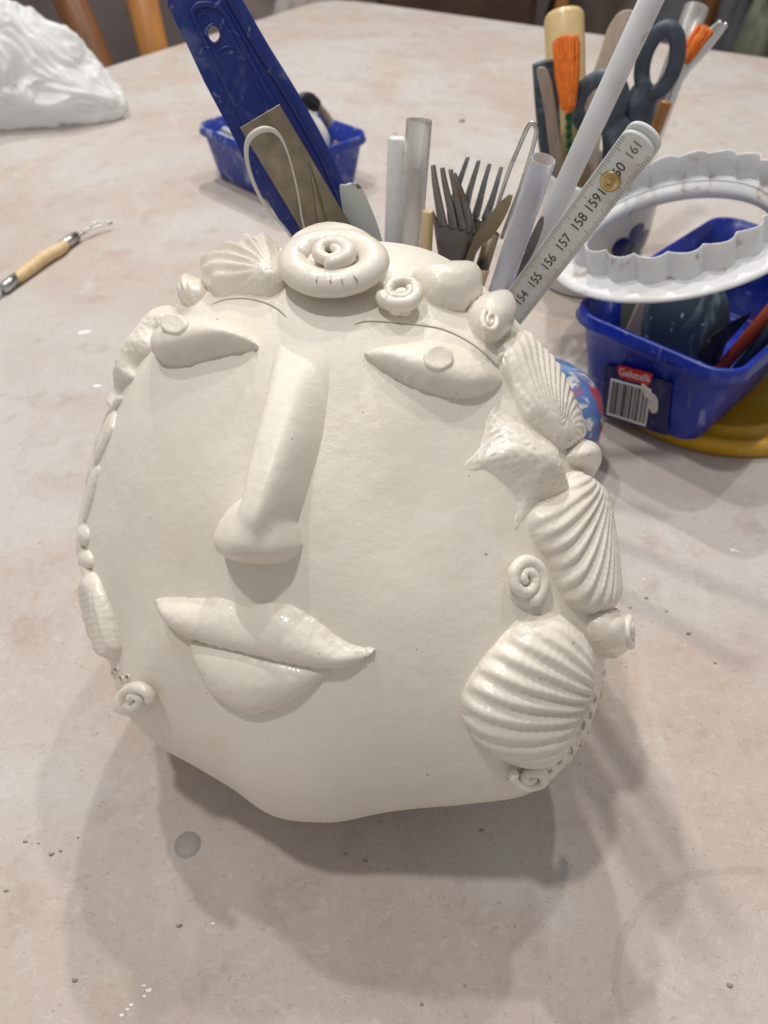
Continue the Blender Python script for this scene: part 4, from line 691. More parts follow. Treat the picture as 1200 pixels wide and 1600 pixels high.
for k in range(-70, 80):
    a = RS0+k*RSC/10
    if a > RTOP-.002 or a < .03: continue
    ln = .0034 if k % 10 == 0 else (.0027 if k % 5 == 0 else .0018)
    for e, sg in ((RU-.0004, -1), (RL+.0004, 1)):
        q = len(TV); w = .00010
        TV += [rp(a-w, e, .00012), rp(a+w, e, .00012), rp(a+w, e+sg*ln, .00012), rp(a-w, e+sg*ln, .00012)]; TF.append((q, q+1, q+2, q+3))
o = fixn(mesh_obj('scale_mark', TV, TF, M_TICK, rule, False)); o['kind'] = 'stuff'
for s_, P, sz in (('154', (0.0661,0.3253,0.1409), .0062), ('155', (0.0705,0.3221,0.1519), .0062), ('156', (0.0749,0.3189,0.1623), .0062), ('157', (0.0793,0.3157,0.1729), .0062), ('158', (0.0838,0.3125,0.1835), .0062), ('159', (0.0877,0.3097,0.1926), .0062), ('1', (0.09,0.308,0.1978), .0062), ('60', (0.0937,0.3053,0.2079), .0060), ('161', (0.0973,0.3027,0.2161), .0056)):
    P = RQ+RA*((np.array(P)-RQ)@RA)+RY*RM
    text('numeral', s_, P, RA, RY, sz, M_INK if s_ != '161' else M_TICK, rule, .00014, .92)
P = RQ+RA*((V3(*(0.0921,0.3066,0.2027))-RQ)@RA)+RY*RM
Rr = np.stack([RA, RY, RN], 1)
lathe('rivet', [(.0042, 0), (.0042, .0006), (.0038, .0011), (.0030, .0012), (.0024, .0006), (.0018, .0006), (.0014, .0011), (.0004, .0013)], M_BRASS, rule, P, 32, Rr)

# ------------------------------------------------------------------ painted jar right of the tool pot
jm = Mat('painted_glaze', lin(84, 116, 170), .14)
jm.spots(lin(150, 178, 214), 30, .5, .62, .8, 4, dist=.5)
jm.spots(lin(176, 62, 62), 24, .50, .55, .95, 3, dist=.4)
jm.spots(lin(226, 220, 216), 85, .55, .64, .85, 4, dist=.6)
jm.spots(lin(120, 150, 84), 34, .66, .70, .9, 3)
jm.spots(lin(38, 48, 92), 40, .66, .7, .8, 3, dist=.8)
jar = thing('painted_jar', 'rounded glazed pot painted blue, red and green at the right edge of the face', 'pot', (.096, .368, 0))
lathe('jar_body', [(.0005, .0005), (.028, .0005), (.033, .004), (.037, .016), (.0395, .026), (.0395, .040), (.037, .050), (.032, .058), (.024, .0645), (.012, .068), (.0005, .069)], jm.m, jar, (.096, .368, 0), 72)
# ------------------------------------------------------------------ flowered mug with its tools
MUG = V3(.178, .618, 0)
mw_ = Mat('mug_glaze', lin(214, 216, 212), .16); mw_.spots(lin(196, 190, 176), 30, .55, .7, .5, 4); M_MUG = mw_.m
mug = thing('flowered_mug', 'white mug painted with a blue flower, holding scissors and brushes', 'mug', MUG)
lathe('mug_wall', [(.0005, .002), (.036, .002), (.038, .0), (.041, .002), (.0445, .02), (.047, .05), (.0475, .09), (.0472, .0925), (.0462, .0933), (.0450, .0925), (.0448, .09), (.044, .05), (.040, .012), (.0005, .010)], M_MUG, mug, MUG, 64)
M_PET = Mat('cobalt_paint', lin(36, 50, 112), .18).m; M_RED = Mat('red_paint', lin(200, 70, 60), .18).m; M_TQ = Mat('turquoise_paint', lin(70, 150, 178), .18).m; M_OLV = Mat('olive_paint', lin(92, 110, 70), .18).m
def on_mug(name, poly, mat, lift=.0005, lab=None):
    """flat paint wrapped round the mug: polygon in (angle degrees, z)"""
    P = smooth_path(np.array(poly, float), 3, True); c = P.mean(0); rows = []
    for k in (1., .66, .33, .02):
        q = c+(P-c)*k; a = np.radians(q[:, 0]); r = np.interp(q[:, 1], [.002, .02, .05, .09], [.041, .0445, .047, .0475])+lift
        rows.append(np.stack([MUG[0]+r*np.cos(a), MUG[1]+r*np.sin(a), q[:, 1]], 1))
    F = gridf(4, len(P), False, True)
    return mesh_obj(name, np.vstack(rows), F, mat, mug, label=lab)
def petal(ca, cz, ang, L, W):
    a = math.radians(ang); o = []
    for u, v in ((0.15, .25), (.5, .9), (.85, 1), (1.08, .55), (1.12, 0), (1.08, -.55), (.85, -1), (.5, -.9), (.15, -.25)):
        x = L*u*math.cos(a)-W*v*math.sin(a); y = L*u*math.sin(a)+W*v*math.cos(a)
        o.append((ca+math.degrees(x/.047), cz+y))
    return o
for k in range(5): on_mug('painted_petal', petal(-58, .045, 90+72*k, .019, .0078), M_PET)
on_mug('painted_flower_centre', petal(-62, .045, 0, .006, .004), M_OLV, .0009)
on_mug('painted_dot', [(-22, .050), (-17, .056), (-14, .050), (-17, .041)], M_RED)
on_mug('painted_stroke', [(-139, .052), (-125, .056), (-120, .062), (-126, .066), (-138, .064)], M_TQ)
on_mug('painted_stroke', [(-105, .02), (-97, .03), (-90, .024), (-97, .015)], M_RED)
GM = 'tools standing in the flowered mug'
t = rod('wooden_tool', 'thick lacquered wooden handle standing at the back left of the mug', 'handle', ((0.1646,0.618,0.0198),(0.1459,0.7117,0.1832)), .0160, M_HANDLE, group=GM, part='grip', n=28)
t = thing('modeling_tool', 'flat dark grey tool with a rounded end at the left side of the mug', 'clay tool', (0.1601,0.618,0.0198), GM)
prism('blade', ((0.1133,0.6382,0.1599),(0.1139,0.6384,0.1628),(0.117,0.6381,0.1646),(0.1257,0.637,0.1666),(0.1298,0.6362,0.1647),(0.1325,0.6352,0.1589),(0.1447,0.6276,0.0972),(0.1548,0.6223,0.0575),(0.1462,0.6231,0.0517),(0.128,0.63,0.0963),(0.1197,0.6343,0.1287)), (-0.1459,-0.9849,0.0931), .004, M_RUBBER, t, .0012, sm=3)
t = thing('wooden_spatula', 'clay-stained wooden stick crossing the flat grey tool in the mug', 'spatula', (0.1629,0.618,0.0198), GM)
prism('blade', ((0.1139,0.6205,0.1618),(0.1144,0.6204,0.1648),(0.117,0.6201,0.1657),(0.1206,0.6198,0.1641),(0.1242,0.6195,0.1586),(0.129,0.6192,0.1466),(0.1463,0.6185,0.0905),(0.1589,0.6179,0.0485),(0.1506,0.6188,0.047),(0.1355,0.6195,0.0941),(0.1228,0.62,0.1375),(0.1171,0.6203,0.1528)), (-0.1006,-0.9948,-0.0172), .0022, M_GREYWOOD, t, .0006, sm=3)
# brushes
def bristles(name, P0, P1, r0, r1, mat, parent, n=70, seed=1):
    R_ = random.Random(seed); P0, P1 = np.array(P0), np.array(P1); ax = unit(P1-P0); u = unit(np.cross(ax, V3(.2, .9, .1))); v = np.cross(ax, u); parts = []
    core = sweep_vf(np.array([P0, P0*.75+P1*.25, P0*.4+P1*.6, P0*.1+P1*.9]), np.array([r0*.85, r0+(r1-r0)*.3, r0*.2+r1*.78, r1*.6]), None, 12); parts.append(core)
    for k in range(n):
        a = R_.random()*6.283; q = math.sqrt(R_.uniform(.25, 1)); e = R_.uniform(-.07, .05)
        b0 = P0+(u*math.cos(a)+v*math.sin(a))*r0*q; b1 = P1+ax*np.linalg.norm(P1-P0)*e*(1.4-q)+(u*math.cos(a+R_.uniform(-.2, .2))+v*math.sin(a))*r1*q
        m = (b0+b1)/2+(u*math.cos(a)+v*math.sin(a))*r1*.12
        parts.append(sweep_vf(np.array([b0, m, b1]), np.array([.0008, .0012, .0008])*r1/.009, None, 5))
    V, F = join_vf(parts); o = fixn(mesh_obj(name, V, F, mat, parent)); o['kind'] = 'stuff'; return o
t = thing('brush', 'orange bristle brush on a twisted green wire stem beside the lacquered handle', 'brush', (0.1646,0.618,0.0198), GM)
bristles('bristle_head', (0.1383,0.6071,0.1422), (0.1344,0.6308,0.1801), .0048, .0098, M_BRISTLE, t, 110, 3)
def helix(P0, P1, r, turns, ph, n=90):
    P0, P1 = np.array(P0), np.array(P1); ax = unit(P1-P0); u = unit(np.cross(ax, V3(.2, .9, .1))); v = np.cross(ax, u); k = np.linspace(0, 1, n)
    a = k*turns*2*np.pi+ph
    return P0+(P1-P0)*k[:, None]+r*(np.cos(a)[:, None]*u+np.sin(a)[:, None]*v)
for ph in (0, math.pi): sweep('wire_stem', helix((0.1646,0.618,0.0198), (0.1383,0.6071,0.1422), .0014, 9, ph), .0014, M_GREEN, t, n=6)
t = thing('brush', 'small orange brush behind the right scissor loop', 'brush', (0.1994,0.618,0.0198), GM)
bristles('bristle_head', (0.2315,0.647,0.1637), (0.2433,0.654,0.182), .0050, .0072, M_BRISTLE, t, 70, 5)
sweep('handle', ((0.1994,0.618,0.0198),(0.2303,0.6472,0.1611)), .0042, M_CHROME, t)
# big spatula
t = thing('wooden_spatula', 'broad leaf-shaped wooden spatula half hidden by the long white rod', 'spatula', (0.177,0.618,0.0198), GM)
prism('blade', ((0.202,0.7106,0.1843),(0.1947,0.7125,0.1839),(0.1887,0.7119,0.1801),(0.1826,0.7077,0.1703),(0.1786,0.7009,0.1572),(0.1737,0.6935,0.1427),(0.1683,0.6811,0.1195),(0.1674,0.658,0.0811),(0.1684,0.6255,0.028),(0.1817,0.6211,0.0271),(0.1828,0.6543,0.0824),(0.1846,0.6795,0.1249),(0.1916,0.689,0.1438),(0.2042,0.6944,0.1587),(0.2117,0.7009,0.173),(0.2089,0.7071,0.1819)), (-0.2412,-0.8296,0.5036), .004, M_GREYWOOD, t, .0012, sm=3)
# green stem at the back
rod('wire_brush', 'thin green wire stem standing behind the orange brush', 'wire', ((0.1685,0.618,0.0198),(0.1604,0.6717,0.1432)), .0034, M_GREEN, group=GM)
# scissors
sci = thing('scissors', 'scissors standing handles up in the mug, grey loops smeared with clay', 'scissors', (0.1994,0.618,0.0198), GM)
SN = V3(*(-0.3197,-0.9466,-0.0406))
h1 = sweep('handle_loop', ((0.2109,0.6077,0.1699),(0.21,0.6083,0.1629),(0.2078,0.6093,0.1568),(0.2046,0.6106,0.1526),(0.2009,0.6119,0.1507),(0.197,0.6132,0.1515),(0.1936,0.6142,0.1547),(0.191,0.6148,0.1601),(0.1896,0.615,0.1669),(0.1895,0.6148,0.1741),(0.1907,0.6141,0.181),(0.193,0.613,0.1866),(0.1961,0.6118,0.1904),(0.1996,0.6106,0.1921),(0.2033,0.6094,0.1913),(0.2065,0.6084,0.1883),(0.2091,0.6077,0.1834),(0.2106,0.6075,0.177)), .0058, M_RUBBER, sci, rb=.0050, up=SN, closed=True, sm=3, n=12, label='right scissor loop')
h2 = sweep('handle_loop', np.array(((0.1791,0.6199,0.1364),(0.176,0.6211,0.131),(0.1717,0.6228,0.1269),(0.1665,0.6246,0.1246),(0.1612,0.6264,0.1246),(0.1565,0.6279,0.1268),(0.153,0.6289,0.1309),(0.151,0.6294,0.1364),(0.1509,0.6291,0.1426),(0.1525,0.6283,0.1487),(0.1557,0.627,0.1539),(0.1601,0.6254,0.1577),(0.1651,0.6236,0.1597),(0.1701,0.6219,0.1597),(0.1746,0.6205,0.1576),(0.1781,0.6195,0.1538),(0.1801,0.619,0.1486),(0.1805,0.6191,0.1425)))+SN*.006, .0060, M_RUBBER, sci, rb=.0050, up=SN, closed=True, sm=3, n=12, label='left scissor loop')
sweep('shank', ((0.1959,0.6135,0.1525),(0.1932,0.615,0.1399),(0.1917,0.6162,0.1227),(0.1896,0.6179,0.1006),(0.1893,0.6191,0.0749),(0.1957,0.619,0.0252)), np.array([.010, .0125, .0125, .011, .009, .007]), M_RUBBER, sci, rb=.0048, up=SN, sm=4)
sweep('shank', np.array(((0.1758,0.6212,0.1317),(0.1831,0.6192,0.1217),(0.1868,0.6188,0.1003),(0.1879,0.6196,0.0747),(0.1932,0.6199,0.0248)))+SN*.006, np.array([.010, .012, .011, .009, .007]), M_RUBBER, sci, rb=.0048, up=SN, sm=4)
# tube, tweezers, brown pencil
rod('plastic_tube', 'frosted tube with brown clay inside, leaning right at the back of the mug', 'tube', ((0.1966,0.618,0.0198),(0.2534,0.7136,0.185)), .0098, M_TUBED, True, GM)
t = thing('tweezers', 'shiny steel tweezers leaning far right out of the mug', 'tweezers', (0.2023,0.618,0.0198), GM)
sweep('prong', ((0.2008,0.6213,0.0299),(0.2127,0.6386,0.1107),(0.2292,0.6438,0.1532),(0.2424,0.6437,0.1713),(0.2536,0.6439,0.1878)), np.array([.003,.0036,.0042,.0036,.0018]), M_CHROME, t, rb=.0012, up=(-0.3423,-0.9072,0.2447), sm=4)
sweep('prong', np.array(((0.1982,0.6221,0.0295),(0.2091,0.6404,0.1125),(0.2242,0.6465,0.156),(0.2374,0.6466,0.1749),(0.2499,0.6457,0.1891)))-.004*V3(*(-0.3423,-0.9072,0.2447)), np.array([.003,.0036,.0042,.0036,.0018]), M_STEEL, t, rb=.0012, up=(-0.3423,-0.9072,0.2447), sm=4)
rod('wooden_stick', 'brown wooden stick between the scissors and the tweezers', 'stick', ((0.1966,0.618,0.0198),(0.2161,0.6215,0.1424)), .0045, M_POST, group=GM)
# ------------------------------------------------------------------ ice cream tub on the right
def tub(label, cen, yaw, hx, hy, z0, z1, mat, r=.02, th=.0016, taper=.009, lip=.0035):
    t = thing('plastic_tub', label, 'tub', cen, 'blue plastic tubs of tools')
    c = (cen[0], cen[1], 0); H = z1-z0
    def w(f): return hx-taper*(1-f), hy-taper*(1-f), r-.003*(1-f)
    s = [(w(0)[0]-.003, w(0)[1]-.003, r-.004, z0), (w(0)[0], w(0)[1], r-.003, z0+.003)]
    for f in (.3, .6, .8): s.append((*w(f), z0+H*f))
    s += [(w(.82)[0]+.0012, w(.82)[1]+.0012, r, z0+H*.82), (hx+.0012, hy+.0012, r+.001, z1-.006)]
    q = w(.97)
    s2 = [(q[0]-th, q[1]-th, r-.002, z1-.001), (w(.5)[0]-th, w(.5)[1]-th, r-.003, z0+H*.5), (w(0)[0]-th, w(0)[1]-th, r-.004, z0+.004), (w(0)[0]-th-.004, w(0)[1]-th-.004, r-.007, z0+.002)]
    loft_rr('tub_wall', s+[(hx-.0002, hy-.0002, r, z1-.0005)]+s2, mat, t, c, yaw, k=8)
    rim = [(hx-.0008, hy-.0008, r, z1-.007), (hx+lip, hy+lip, r+lip, z1-.0075), (hx+lip+.0006, hy+lip+.0006, r+lip, z1-.006), (hx+lip*.75, hy+lip*.75, r+lip*.75, z1-.003), (hx+lip*.7, hy+lip*.7, r+lip*.7, z1-.0005), (hx+lip*.45, hy+lip*.45, r+lip*.4, z1+.0006), (hx-.0008, hy-.0008, r, z1+.0004), (hx-.0016, hy-.0016, r-.001, z1-.001), (hx-.0014, hy-.0014, r-.001, z1-.0065)]
    V = []; cy, sy = math.cos(yaw), math.sin(yaw)
    for a, b, rr, z in rim:
        p = rrect(a, b, rr, 8); V.append(np.stack([p[:, 0]*cy-p[:, 1]*sy+c[0], p[:, 0]*sy+p[:, 1]*cy+c[1], np.full(len(p), z)], -1))
    fixn(mesh_obj('rim', np.vstack(V), gridf(len(rim), len(V[0]), True, True), mat, t))
    return t
TC = V3(*(0.2285,0.4565,0.0)); TYAW = 0.7889
rt = tub('clean blue ice cream tub of tools with red label, on yellow disc', (TC[0], TC[1], .012), TYAW, .099, .054, .0125, .079, M_BLUE, r=.017, taper=.012)
# its printed front: label, bar code and dark panel on the short side
LX = V3(math.cos(TYAW), math.sin(TYAW), 0); LY = V3(-math.sin(TYAW), math.cos(TYAW), 0)
EN = -LX; EX = -LY; ER = EX*1.0   # outward normal, rightwards direction in the photo
FB = TC-LX*(.099-.012)+V3(0, 0, .0125); FT = TC-LX*.099+V3(0, 0, .079)
UP = unit(FT-FB); FN_ = unit(np.cross(EX, UP))
fp = lambda a, b, l: FB+EX*a+UP*b+FN_*l
PANEL = ((-0.0253,0.037),(0.0206,0.0462),(0.0256,0.0031),(-0.0227,-0.0075))
prism('printed_panel', [fp(a, b, .0022) for a, b in PANEL], FN_, .0012, M_NAVY, rt, .0003)
m_sm = Mat('dried_clay', lin(206, 204, 196), .8).m
RL_ = ((-0.0163,0.0407),(-0.0133,0.0428),(-0.0065,0.0437),(0.0,0.0455),(0.007,0.0466),(0.008,0.0461),(0.0076,0.0384),(0.0048,0.0364),(-0.0015,0.0356),(-0.0072,0.0336),(-0.0134,0.0336),(-0.015,0.0349))
prism('red_label', [fp(a, b, .0027) for a, b in RL_], FN_, .0012, M_LABELRED, rt, .0001)
lc = np.array(((-0.0036,0.0401),))[0]; le = np.array(((-0.0149,0.0376),(0.0073,0.0426))); dl = unit((le[1]-le[0])[0]*EX+(le[1]-le[0])[1]*UP)
text('label_lettering', 'Gelatelli', fp(lc[0], lc[1], .0028), dl, np.cross(FN_, dl), .0078, M_PAPER, rt, .0001, .86)
BC = np.array(((-0.0194,0.0286),(0.0091,0.035),(0.0106,0.0026),(-0.0185,-0.0037)))
prism('clay_smear', [fp(a, b, .0031) for a, b in ((0.0021,0.036),(0.0058,0.0358),(0.009,0.0328),(0.0133,0.0314),(0.0157,0.0261),(0.016,0.0195),(0.0128,0.0169),(0.0097,0.0214),(0.0102,0.0262),(0.0063,0.0273),(0.0039,0.0309))], FN_, .0008, m_sm, rt, .0003, sm=3)
prism('bar_code_label', [fp(a, b, .0027) for a, b in BC], FN_, .0012, M_PAPER, rt, .0001)
R_ = random.Random(8); bv = []; bf = []; x = .04
while x < .95:
    w = R_.choice((.010, .010, .018, .027)); x2 = min(x+w, .96); q = len(bv)
    for (u, v) in ((x, .04), (x2, .04), (x2, .93), (x, .93)):
        p = (BC[0]*(1-u)+BC[1]*u)*(1-v)+(BC[3]*(1-u)+BC[2]*u)*v; bv.append(fp(p[0], p[1], .0029))
    bf.append((q, q+1, q+2, q+3)); x = x2+R_.choice((.010, .012, .02, .03))
o = fixn(mesh_obj('bar_code', bv, bf, M_INK, rt, False)); o['kind'] = 'stuff'
# yellow disc below
yd = thing('yellow_disc', 'round yellow plastic disc under the clean blue tub', 'disc', (.239, .452, 0))
lathe('disc', [(.0005, .0005), (.079, .0005), (.083, .002), (.0835, .008), (.0825, .0115), (.080, .0122), (.076, .0118), (.074, .0095), (.066, .0095), (.064, .0112), (.061, .0112), (.059, .0095), (.0005, .0095)], M_YELLOW, yd, (.239, .452, 0), 96)
# contents of the tub
GTUB = 'tools lying in the clean blue tub'
st_ = thing('potter_rib', 'rounded dark speckled slate-grey rib standing in the clean blue tub', 'rib', (0.211,0.4284,0.018), GTUB)
prism('slab', ((0.1742,0.4422,0.0503),(0.1723,0.4441,0.0637),(0.1734,0.4449,0.0737),(0.1788,0.4441,0.0815),(0.19,0.4414,0.0865),(0.2047,0.4374,0.0882),(0.2152,0.4341,0.0855),(0.223,0.4309,0.076),(0.227,0.4283,0.0612),(0.2286,0.4257,0.0407),(0.2272,0.4238,0.0186),(0.2125,0.427,0.0081),(0.1942,0.4329,0.0149),(0.1817,0.438,0.03)), (-0.2733,-0.9569,0.0982), .013, M_SLATE, st_, .0045, sm=4, smooth=True)
t = thing('scraper_disc', 'pale grey-green round scraper in the left corner of the clean blue tub', 'scraper', (0.1691,0.4573,0.02), GTUB)
prism('disc', ((0.1459,0.4633,0.0451),(0.1462,0.4637,0.0555),(0.1491,0.4633,0.0625),(0.1552,0.4622,0.0675),(0.1643,0.4603,0.0699),(0.173,0.4584,0.0681),(0.1777,0.4569,0.0564),(0.1799,0.4556,0.037),(0.1777,0.4555,0.0212),(0.1648,0.4582,0.0194),(0.1525,0.4613,0.0308)), (-0.2111,-0.9767,0.0391), .003, M_GREYGREEN, t, .0008, sm=4)
t = thing('wooden_spatula', 'narrow wooden spatula between the speckled rib and the pale disc', 'spatula', (0.1826,0.444,0.018), GTUB)
prism('blade', ((0.1667,0.4482,0.0416),(0.1676,0.448,0.0566),(0.1698,0.4475,0.0704),(0.1718,0.447,0.0753),(0.1744,0.4463,0.0729),(0.1756,0.446,0.0627),(0.178,0.4453,0.0434),(0.1814,0.4443,0.0232),(0.1732,0.4465,0.0217)), (-0.2518,-0.9678,0.0026), .004, M_GREYWOOD, t, .001, sm=3)
t = thing('trimming_knife', 'black-bladed knife lying against the speckled rib in the tub', 'knife', (0.2235,0.4284,0.018), GTUB)
prism('blade', ((0.2141,0.4248,0.0561),(0.2191,0.4162,0.0731),(0.2253,0.4081,0.0854),(0.226,0.4088,0.081),(0.224,0.4144,0.0663),(0.2219,0.4206,0.05)), (-0.5856,-0.7804,-0.2192), .0012, M_BLACK, t, .0003)
prism('handle', ((0.211,0.4331,0.0348),(0.2122,0.4285,0.0479),(0.2147,0.4234,0.0594),(0.2182,0.4194,0.0642),(0.2211,0.4191,0.0572),(0.2219,0.4227,0.0427),(0.2235,0.4284,0.018),(0.2158,0.4356,0.013)), (-0.5856,-0.7804,-0.2192), .007, plastic('dusty_black_handle', lin(44, 46, 48), .5, 1.0, lin(120, 120, 118)).m, t, .002, sm=3)
rod('plastic_tool', 'orange-red handle sticking up at the right of the clean blue tub', 'handle', ((0.2174,0.4153,0.022),(0.2516,0.4232,0.0927)), .0042, M_ORANGE, group=GTUB, part='grip')
rod('plastic_tool', 'grey-green handle right of the orange-red one in the tub', 'handle', ((0.2375,0.4256,0.02),(0.2504,0.4136,0.0901)), .0038, M_TEAL, group=GTUB, part='grip')
t = thing('scraper_disc', 'grey speckled flat scraper at the right end of the clean blue tub', 'scraper', (0.2607,0.4411,0.02), GTUB)
prism('disc', ((0.2468,0.4311,0.0372),(0.245,0.4207,0.0563),(0.2447,0.412,0.071),(0.2478,0.4047,0.0799),(0.2549,0.4043,0.0734),(0.2653,0.4123,0.0495),(0.2696,0.4233,0.0269),(0.2602,0.4332,0.02)), (-0.4655,-0.7575,-0.4576), .004, M_GREYGREEN, t, .001, sm=3)
# ------------------------------------------------------------------ white fluted cutter ring
CC = V3(.190, .474, .111)
ta = math.radians(18); tb = math.radians(2)
RX = np.array([[math.cos(ta), 0, -math.sin(ta)], [0, 1, 0], [math.sin(ta), 0, math.cos(ta)]])
cut = thing('cookie_cutter', 'white plastic ring cutter with a fluted collar, stained with clay, on the blue tub', 'cutter', CC)
nL = 20
def flute(V):
    a = np.arctan2(V[..., 1], V[..., 0]); r = np.hypot(V[..., 0], V[..., 1])
    k = 0.0056*np.abs(np.sin(a*nL/2))**.75; s_ = (r+k)/r
    return np.stack([V[..., 0]*s_, V[..., 1]*s_, V[..., 2]+.0004*np.sin(a*nL)], -1)
lathe('flange', [(.0590, -.0002), (.079, -.0006), (.0835, -.0016), (.0838, -.0032), (.0820, -.0038), (.0590, -.0030), (.0590, -.0002)], M_CUT, cut, CC, 120, RX)
lathe('fluted_collar', [(.0622, 0), (.0618, .010), (.0616, .0165), (.0612, .017), (.0608, .0165), (.0608, .007), (.0608, 0), (.0622, 0)], M_CUT, cut, CC, 352, RX, flute)
lathe('plain_collar', [(.0602, -.0032), (.0600, -.0130), (.0596, -.0135), (.0590, -.0130), (.0588, -.001), (.0602, -.0032)], M_CUT, cut, CC, 96, RX)
# ------------------------------------------------------------------ far blue tub
FTC = V3(*(-0.108,0.835,0.0))
ft = tub('clay-smeared blue tub behind the scrapers at the back of the table', (FTC[0], FTC[1], 0), math.radians(-45), .076, .056, .0005, .055, M_BLUE2, r=.018, taper=.009, lip=.003)
GF = 'things lying in the far blue tub'
t = thing('trimming_tool', 'curved brown handle with a dark end rising from the far tub', 'handle', (-0.051,0.855,0.0332), GF)
sweep('grip', ((-0.0509,0.85,0.0302),(-0.0523,0.86,0.04),(-0.0583,0.865,0.0514),(-0.066,0.865,0.0622),(-0.0733,0.86,0.0712)), .0060, M_GREYWOOD, t, rb=.004, sm=4)
sweep('dark_end', ((-0.072,0.8595,0.0701),(-0.078,0.855,0.0763),(-0.0834,0.85,0.0799),(-0.089,0.845,0.0798)), np.array([.0070, .0078, .0062, .0030]), M_BLACK, t, rb=.005, sm=4)
t = thing('plaster_mould', 'rounded cream plaster block in the far tub beside the curved handle', 'mould', (-0.0757,0.84,0.0349), GF)
mm = Mat('cream_plaster', lin(226, 220, 210), .8); mm.bump(mm.noise(200), .2, .001); M_PLAST = mm.m
prism('block', ((-0.1079,0.837,0.0551),(-0.0989,0.843,0.0706),(-0.0881,0.8453,0.0742),(-0.077,0.8449,0.0701),(-0.0674,0.8431,0.062),(-0.0591,0.8396,0.0492),(-0.0576,0.8352,0.0353),(-0.0657,0.8286,0.0178),(-0.0966,0.826,0.0188)), (0.0885,-0.9451,0.3146), .02, M_PLAST, t, .006, sm=4, smooth=True)
rod('modeling_stick', 'pale grey stick lying along the left end of the far tub', 'stick', ((-0.1779,0.85,0.0433),(-0.1194,0.8,0.0359)), .0045, M_TEALP if 'M_TEALP' in globals() else M_MUG, group=GF)
rod('modeling_stick', 'second pale grey stick behind the first in the far tub', 'stick', ((-0.1755,0.87,0.0427),(-0.1148,0.82,0.0366)), .0040, M_MUG, group=GF)
# ------------------------------------------------------------------ loop tool lying on the table
lt = thing('loop_tool', 'loop tool with a pale wooden handle lying on the table at the left', 'clay tool', (-0.3171,0.6398,0.0))
sweep('handle', ((-0.3242,0.602,0.0052),(-0.3178,0.6213,0.0056),(-0.3107,0.6439,0.006),(-0.3029,0.6602,0.0056),(-0.3012,0.6734,0.005)), np.array([.0046,.0054,.0058,.0054,.0047]), M_WOOD, lt, sm=3, n=16)
sweep('ferrule', ((-0.3026,0.6683,0.0052),(-0.2949,0.6893,0.0052)), np.array([.0050,.0046]), M_STEEL, lt, n=14, round_ends=False)
sweep('ferrule', ((-0.3231,0.6066,0.0052),(-0.3291,0.5861,0.0052)), np.array([.0050,.0046]), M_STEEL, lt, n=14, round_ends=False)
sweep('wire_loop', ((-0.294,0.6848,0.006),(-0.2879,0.6957,0.008),(-0.2816,0.7083,0.01),(-0.2752,0.7113,0.009),(-0.2688,0.7143,0.008),(-0.2681,0.7145,0.006),(-0.2752,0.7093,0.007),(-0.282,0.7022,0.007),(-0.2882,0.6945,0.006),(-0.2949,0.687,0.005)), .0009, M_STEEL, lt, sm=4, n=8)
sweep('wire_loop', ((-0.3288,0.5865,0.005),(-0.3335,0.5754,0.005),(-0.3372,0.5608,0.006),(-0.3374,0.5504,0.006),(-0.3351,0.5559,0.004),(-0.331,0.5708,0.004),(-0.3286,0.585,0.004)), .0009, M_STEEL, lt, sm=4, n=8)
# ------------------------------------------------------------------ crumpled plastic bag
def bag():
    bm = bmesh.new(); bmesh.ops.create_icosphere(bm, subdivisions=7, radius=1)
    c = V3(*(-0.4579,1.0405,0.0))
    for v in bm.verts:
        p = v.co.copy(); n = mnoise.noise(p*1.3+Vector((3, 1, 7))); f = 0
        w = p+Vector((mnoise.noise(p*1.7), mnoise.noise(p*1.7+Vector((5, 0, 0))), mnoise.noise(p*1.7+Vector((0, 9, 0)))))*.55
        for fr, am in ((1.0, .13), (2.3, .08), (4.6, .045), (9, .012), (18, .004)):
            f += am*(1-2.4*math.sqrt(mnoise.noise(w*fr+Vector((fr, 2*fr, 0)))**2+.0006))
        r = .84+.2*n+f
        q = Vector((p.x*.086, p.y*.080, p.z*.072))*r
        tail = max(0, p.x)**2
        q.x += .055*tail; q.z += .010*n-.034*tail
        pk = math.exp(-((p.x+.15)**2+(p.y-.1)**2)/.12)*max(0, p.z); q.z += .030*pk
        v.co = Vector(c)+q+Vector((-.022, .020, .052))
        if v.co.z < .001: v.co.z = .001+.0004*n
    me = bpy.data.meshes.new('plastic_bag'); bm.to_mesh(me); bm.free()
    for p in me.polygons: p.use_smooth = True
    o = bpy.data.objects.new('plastic_bag', me); COL.objects.link(o)
    m = Mat('thin_white_plastic', (.93, .94, .94, 1), .38); m.b.inputs['Alpha'].default_value = .80; m.b.inputs['Subsurface Weight'].default_value = .0; m.b.inputs['Subsurface Radius'].default_value = (.02, .02, .02)
    m.bump(m.noise(45, 5, .55, dist=1.0), .35, .004)
    nt = m.nt; tr = nn(nt, 'ShaderNodeBsdfTranslucent'); tr.inputs[0].default_value = (.93, .95, .96, 1)
    nt.links.new(m.h, tr.inputs['Normal'])
    mx = nn(nt, 'ShaderNodeMixShader'); mx.inputs[0].default_value = .32
    nt.links.new(m.b.outputs[0], mx.inputs[1]); nt.links.new(tr.outputs[0], mx.inputs[2])
    nt.links.new(mx.outputs[0], nt.nodes['Material Output'].inputs['Surface'])
    me.materials.append(m.m)
    tag(o, 'crumpled thin white plastic bag lying on the far left of the table', 'plastic bag')
bag()
